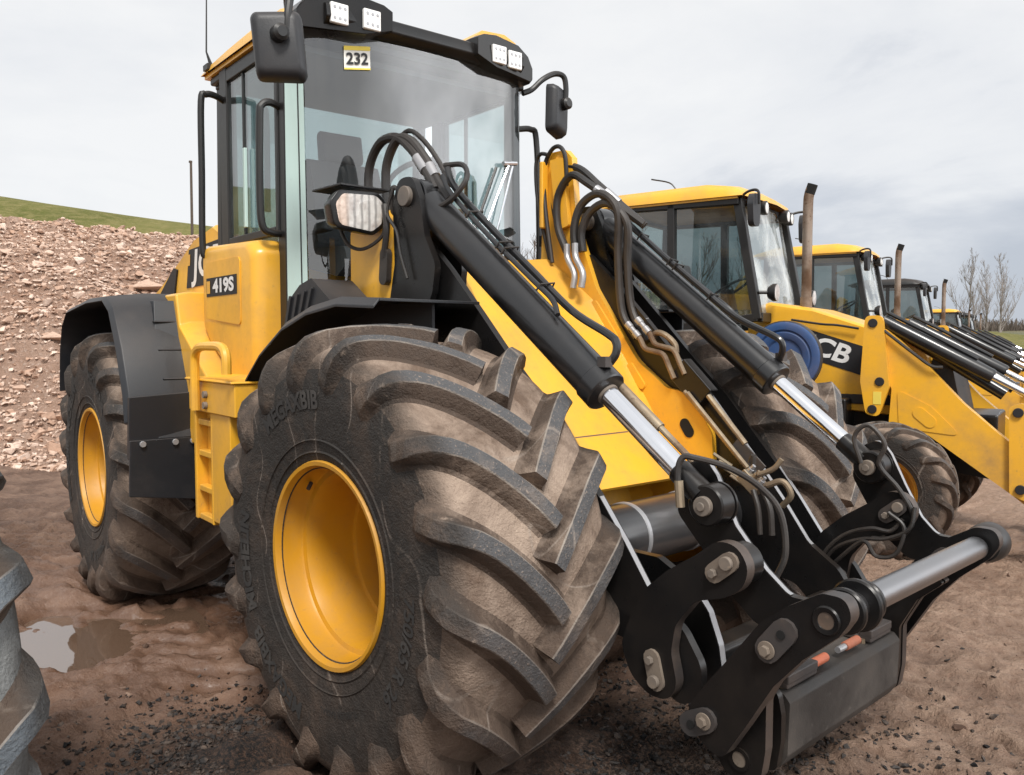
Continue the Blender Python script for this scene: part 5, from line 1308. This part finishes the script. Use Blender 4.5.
# rubble on it (beyond counting)
def stones(name, pts, mat, kind='stuff', parent=None):
    P = np.array(pts); n = len(P); rs = np.random.RandomState(n); VS = []; FS = []; TS = []; off = 0
    NPR = 10; which = rs.randint(0, NPR, n)
    for q in range(NPR):
        sel = P[which == q]
        if not len(sel): continue
        bm = bmesh.new(); rq = np.random.RandomState(100 + q)
        for k in range(11):
            p = rq.normal(size=3); p /= np.abs(p).max() ** .6 * np.linalg.norm(p) ** .4; bm.verts.new(p * rq.uniform(.75, 1.1))
        r_ = bmesh.ops.convex_hull(bm, input=bm.verts); bmesh.ops.delete(bm, geom=[v for v in bm.verts if not v.link_faces], context='VERTS'); bm.verts.index_update(); bm.normal_update()
        bv = np.array([v.co[:] for v in bm.verts]); bf = np.array([[v.index for v in f.verts] for f in bm.faces]); bm.free()
        m = len(sel); nb = len(bv)
        sc = np.stack([rs.uniform(.7, 1.45, m), rs.uniform(.65, 1.2, m), rs.uniform(.4, .85, m)], 1) * sel[:, 3:4]
        J = bv[None] * sc[:, None, :]
        a = rs.uniform(0, 2 * PI, m); b = rs.uniform(-.9, .9, m); ca, sa, cb, sb = np.cos(a), np.sin(a), np.cos(b), np.sin(b)
        y2 = J[..., 1] * cb[:, None] - J[..., 2] * sb[:, None]; z2 = J[..., 1] * sb[:, None] + J[..., 2] * cb[:, None]; x2 = J[..., 0]
        VS.append((np.stack([x2 * ca[:, None] - y2 * sa[:, None], x2 * sa[:, None] + y2 * ca[:, None], z2], -1) + sel[:, None, :3]).reshape(-1, 3))
        FS.append((bf[None] + (np.arange(m) * nb)[:, None, None]).reshape(-1, 3) + off); off += m * nb; TS.append(np.repeat(rs.rand(m) ** 1.6, len(bf)))
    V_ = np.concatenate(VS); FF = np.concatenate(FS); TT = np.concatenate(TS)
    me = bpy.data.meshes.new(name)
    me.vertices.add(len(V_)); me.vertices.foreach_set('co', V_.astype(np.float32).ravel()); me.loops.add(FF.size); me.loops.foreach_set('vertex_index', FF.astype(np.int32).ravel())
    me.polygons.add(len(FF)); me.polygons.foreach_set('loop_start', np.arange(0, FF.size, 3, dtype=np.int32)); me.update(calc_edges=True); me.polygons.foreach_set('use_smooth', np.zeros(len(FF), dtype=bool))
    at = me.attributes.new('tone', 'FLOAT', 'FACE'); at.data.foreach_set('value', np.array(TT, dtype=np.float32)); me.materials.append(M[mat])
    ob = bpy.data.objects.new(name, me); COL.objects.link(ob)
    if kind: ob['kind'] = kind
    return ob
pts = []
ny, nx = U.shape
while len(pts) < 110000:
    if random.random() < .72: i = int((random.uniform(-10.5, -2.0) - vs[0]) / .11); j = int((random.uniform(8.6, 21.5) - us[0]) / .09)
    else: i = random.randrange(ny); j = random.randrange(nx)
    if hh[i, j] < -.03 or us[j] > 22: continue
    r = .009 + .040 * random.random() ** 3.2 + (.09 * random.random() ** 2 if random.random() < .04 else 0)
    if hh[i, j] < .6: r *= 1.15
    if us[j] < 12 and random.random() < .35: continue
    pts.append((HXw[i, j] + random.uniform(-.05, .05), HYw[i, j] + random.uniform(-.05, .05), hh[i, j] + r * .15, r))
stones('rubble', pts, 'stone')
# boulders that stand out
def heap_at(uu, vv): i = int(np.clip(round((vv - vs[0]) / .11), 0, ny - 1)); j = int(np.clip(round((uu - us[0]) / .09), 0, nx - 1)); return HXw[i, j], HYw[i, j], hh[i, j]
for uu, vv, r, lab in ((14.2, -6.2, .30, 'large pale boulder on the spoil heap next to the bonnet of the wheel loader'), (13.9, -5.72, .17, 'smaller pinkish boulder lying right of the large one on the heap'), (12.1, -6.59, .19, 'flat pale slab of rock on the heap above the rear mudguard')):
    x, y, z = heap_at(uu, vv); o = stones('boulder', [(0, 0, 0, r)], 'stone', None); 
    sub = o.modifiers.new('b', 'BEVEL'); sub.width = r * .12; sub.segments = 2
    o.location = (x, y, z + r * .38); tag(o, lab, 'boulder', 'boulders on the heap')
# loose chips and clods on the ground
pts = []
while len(pts) < 9000:
    k = random.random()
    if k < .62: x, y = random.gauss(.78, .5), random.gauss(-.45, .62)
    elif k < .9: x, y = random.gauss(-.45, .28), random.gauss(-1.42, .26)
    else: x, y = random.gauss(1.25, .4), random.gauss(-.9, .4)
    if abs(x) < .34 and -1.33 < y < -.55: continue
    r = .004 + .011 * random.random() ** 2
    pts.append((x, y, r * .3, r))
stones('dark_chippings', drop(pts), 'chip')
pts = []
while len(pts) < 2600:
    x, y = random.uniform(-5, 3.0), random.uniform(-2.4, 4.2)
    r = .004 + .018 * random.random() ** 5
    pts.append((x, y, r * .2, r))
stones('mud_clods', drop(pts), 'clod')

# grassy hill behind the heap
us2 = np.arange(26, 130, 1.5); vs2 = np.arange(-130, 120, 2.2); U2, V2 = np.meshgrid(us2, vs2)
crest = 6.9 - .157 * V2 * np.where(V2 > 0, .8, 1.); crest = np.maximum(crest, .2)
h2 = crest * sstep(30, 66, U2) + .5 * fbm(U2, V2, .05, 3, 140) * sstep(30, 50, U2) - .3
struct(grid_mesh('grass_hill', C0[0] + U2 * D0[0] + V2 * R0[0], C0[1] + U2 * D0[1] + V2 * R0[1], h2, {}, 'grass'))
def at_uv(uu, vv): return (C0[0] + uu * D0[0] + vv * R0[0], C0[1] + uu * D0[1] + vv * R0[1])
# post on the hill
x, y = at_uv(42, -15.95); T = thing('wooden_post', 'tall weathered wooden pole standing on the grassy hill', 'pole', (x, y, 5.0))
g = G(); g.tube([(0, 0, -.6), (.01, .0, 1.6), (.0, .02, 5.3)], [.075, .07, .06], 10); g.build('pole', 'bark', T); g = G(); g.box((-.065, -.065, 5.3), (.065, .065, 5.40)); g.build('pole_cap', 'bark', T)

# bare trees
def bare_tree(label, loc, H, spread, seed, group, twigmat='twig', levels=4, nb=9, upright=.75):
    rnd = random.Random(seed); T = thing('bare_tree', label, 'tree', loc, rnd.uniform(0, 6), group)
    gt = G(); gb = G()
    pts = [Vector((0, 0, -.3))]; d = Vector((0, 0, 1))
    n = 9
    for k in range(n): d = (d + Vector((rnd.uniform(-.06, .06), rnd.uniform(-.06, .06), .05))).normalized(); pts.append(pts[-1] + d * H * .98 / n)
    rad = [max(.012, H * .011 * (1 - i / (n + .3))) for i in range(n + 1)]
    gt.tube(pts, rad, 7)
    def branch(p, d, L, r, lv):
        q = [p]; k = 4
        for i in range(k): d = (d + Vector((rnd.uniform(-.16, .16), rnd.uniform(-.16, .16), .12 * upright + rnd.uniform(-.05, .1)))).normalized(); q.append(q[-1] + d * L / k)
        gb.tube(q, [max(.0045, r * (1 - .8 * i / k)) for i in range(k + 1)], 5 if lv == 0 else 3, caps=False)
        if lv < levels - 1:
            for j in range(rnd.randint(3, 5)):
                i = rnd.randint(1, k); t = q[i]
                a = rnd.uniform(0, 2 * PI); side = Vector((math.cos(a), math.sin(a), rnd.uniform(.0, .7))).normalized()
                branch(t, (d * 1.0 + side * .75).normalized(), L * rnd.uniform(.42, .62), r * .5, lv + 1)
    for j in range(nb * 2):
        f = .22 + .74 * (j + rnd.random()) / (nb * 2); i = min(n - 1, int(f * n)); p = pts[i].lerp(pts[i + 1], f * n - i)
        a = rnd.uniform(0, 2 * PI); out = Vector((math.cos(a), math.sin(a), upright * 1.15)).normalized()
        branch(p, out, H * spread * (1.12 - f) * rnd.uniform(.7, 1.15), H * .0055 * (1.25 - f), 0)
    gt.build('trunk', 'hazetwig' if twigmat == 'hazetwig' else 'bark', T); gb.build('crown', twigmat, T, smooth=0); return T
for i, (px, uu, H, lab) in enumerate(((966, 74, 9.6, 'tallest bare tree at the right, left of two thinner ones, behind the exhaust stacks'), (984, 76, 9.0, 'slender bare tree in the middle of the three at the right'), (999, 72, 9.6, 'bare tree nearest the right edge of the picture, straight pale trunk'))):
    x, y = at_uv(uu, (px - 512) / 834 * uu); bare_tree(lab, (x, y, -.3), H * 1.04, .30, 50 + i, 'bare trees beyond the row', 'hazetwig', levels=4, nb=11, upright=1.15)
# scrubby bare growth behind the machines, seen through cab glass and in the gap by the loader's tower
for i, (px, uu, H) in enumerate(((505, 27, 5.4), (533, 25, 5.0), (548, 27, 5.5), (590, 28, 5.8), (640, 30, 6.0), (690, 33, 6.2), (740, 36, 6.4))):
    x, y = at_uv(uu, (px - 512) / 834 * uu)
    bare_tree(['bushy bare tree seen through the loader windscreen', 'bushy bare tree in the gap right of the windscreen', 'bushy bare tree right beside the yellow tower of the loader', 'bare tree behind the hoses at the top of the loader arm', 'bare tree behind the rear of the nearest backhoe cab', 'bare tree seen through the side glass of the nearest backhoe cab', 'bare tree behind the front pillar of the nearest backhoe cab'][i], (x, y, -.2), H, .42, 80 + i, 'bare scrub trees behind the machines', 'scrub', 3, 12, .9)
# trees out to the left that the cab glass mirrors
for i, (x, y) in enumerate(((-13, -15), (-17, -13), (-21, -18), (-10, -19))):
    bare_tree('bare tree standing out to the left, mirrored in the door glass (%s)' % ['nearest', 'second', 'farthest', 'leftmost'][i], (x, y, 0), 9., .36, 120 + i, 'bare trees to the left of the yard', levels=3, nb=10)
# far hedgerow and low scrub on the right
def twig_mass(name, n, ufun, vfun, hmax, mat, seed):
    rnd = random.Random(seed); g = G(); V = []; F = []
    for k in range(n):
        uu = ufun(rnd); vv = vfun(rnd, uu); x, y = at_uv(uu, vv); h_ = hmax * rnd.uniform(.4, 1.) ; w = rnd.uniform(.02, .05) * uu / 40
        dx, dy = rnd.uniform(-.35, .35) * h_, rnd.uniform(-.35, .35) * h_
        for q in range(2):
            a = rnd.uniform(0, PI); ox, oy = math.cos(a) * w, math.sin(a) * w; o = len(V)
            V += [(x - ox, y - oy, -.3), (x + ox, y + oy, -.3), (x + dx + ox * .3, y + dy + oy * .3, h_), (x + dx - ox * .3, y + dy - oy * .3, h_)]; F.append([o, o + 1, o + 2, o + 3])
    g.add(V, F); g.t = [rnd.random() for _ in F]
    o = g.build(name, mat, None, smooth=0, tone=True); o['kind'] = 'stuff'; return o
twig_mass('scrub', 6500, lambda r: r.uniform(52, 66), lambda r, u_: r.uniform(.40, .66) * u_, 1.5, 'scrub', 5)
twig_mass('far_hedge', 5000, lambda r: r.uniform(195, 205), lambda r, u_: r.uniform(.35, .72) * u_, 6.6, 'hedge', 6)

# ------------------------------------------------------------------ sky, sun, camera
W = bpy.data.worlds.new('World'); S.world = W; W.use_nodes = True; nt = W.node_tree; nt.nodes.clear(); h = N(nt)
out = h.n('ShaderNodeOutputWorld'); bg = h.n('ShaderNodeBackground'); h.l(bg.outputs[0], out.inputs[0]); bg.inputs[1].default_value = .108
SUN = Vector((.58, -.40, .92)).normalized()
sky = h.n('ShaderNodeTexSky', sky_type='NISHITA'); sky.sun_disc = False
el = math.asin(SUN.z); sky.sun_elevation = el; sky.sun_rotation = math.atan2(SUN.x, SUN.y)
gen = h.coord('Generated'); mp = h.n('ShaderNodeMapping'); mp.inputs['Scale'].default_value = (1, 1, 2.6); h.l(gen, mp.inputs[0])
n1 = h.noise(mp.outputs[0], 1.7, 8, .58, .35); n2 = h.noise(mp.outputs[0], 4.5, 6, .55, .2)
cl = h.math('ADD', h.math('MULTIPLY', n1, .72), h.math('MULTIPLY', n2, .28))
# cloud brightness: whiter to the left and overhead, bluer grey low on the right
sepx = h.n('ShaderNodeSeparateXYZ'); h.l(gen, sepx.inputs[0])
side = h.math('ADD', h.math('MULTIPLY', sepx.outputs[0], -.087), h.math('ADD', h.math('MULTIPLY', sepx.outputs[1], .996), h.math('MULTIPLY', sepx.outputs[2], -1.1)))
cl2 = h.math('SUBTRACT', cl, h.math('MULTIPLY', h.mapr(side, .42, .95), .30))
cc = h.ramp(cl2, [(.22, (5.0, 5.4, 6.1)), (.31, (6.2, 6.5, 7.05)), (.39, (7.9, 8.05, 8.3)), (.52, (8.8, 8.85, 8.9))])
# added: sky brighter towards the front, plus a patch for the windscreen to mirror
added_glow = h.math('ADD', 1., h.math('MULTIPLY', h.mapr(sepx.outputs[0], .1, .75), .55))
dt = h.n('ShaderNodeVectorMath', operation='DOT_PRODUCT'); h.l(gen, dt.inputs[0]); dt.inputs[1].default_value = (.75, .61, .26)
added_glow = h.math('ADD', added_glow, h.math('MULTIPLY', h.math('MULTIPLY', h.mapr(dt.outputs['Value'], .915, .985), h.mapr(n2, .32, .6, .4, 1.)), 3.0))
cc = h.mix(1., cc, added_glow, 'MULTIPLY')
c = h.mix(.93, sky.outputs[0], cc)
h.l(c, bg.inputs[0])
L = bpy.data.lights.new('sun', 'SUN'); L.energy = 3.5; L.angle = R(14); L.color = (1., .96, .90)
lo = bpy.data.objects.new('sun', L); COL.objects.link(lo); lo.rotation_euler = (-SUN).to_track_quat('-Z', 'Y').to_euler(); lo.location = (0, 0, 20)
cam = bpy.data.cameras.new('camera'); co = bpy.data.objects.new('camera', cam); COL.objects.link(co); S.camera = co
cam.sensor_width = 36; cam.lens = 36 * 834.12 / 1024; cam.clip_end = 3000; cam.clip_start = .05
co.location = (2.4909, -2.7019, 1.5289)
pitch = R(3.2797); yaw = R(137.0736)
dv = Vector((math.cos(yaw) * math.cos(pitch), math.sin(yaw) * math.cos(pitch), -math.sin(pitch)))
co.rotation_euler = dv.to_track_quat('-Z', 'Y').to_euler()
S.view_settings.view_transform = 'Standard'; S.view_settings.look = 'None'; S.view_settings.exposure = 0; S.view_settings.gamma = 1
S.render.engine = 'CYCLES'; S.cycles.max_bounces = 8; S.cycles.transparent_max_bounces = 16
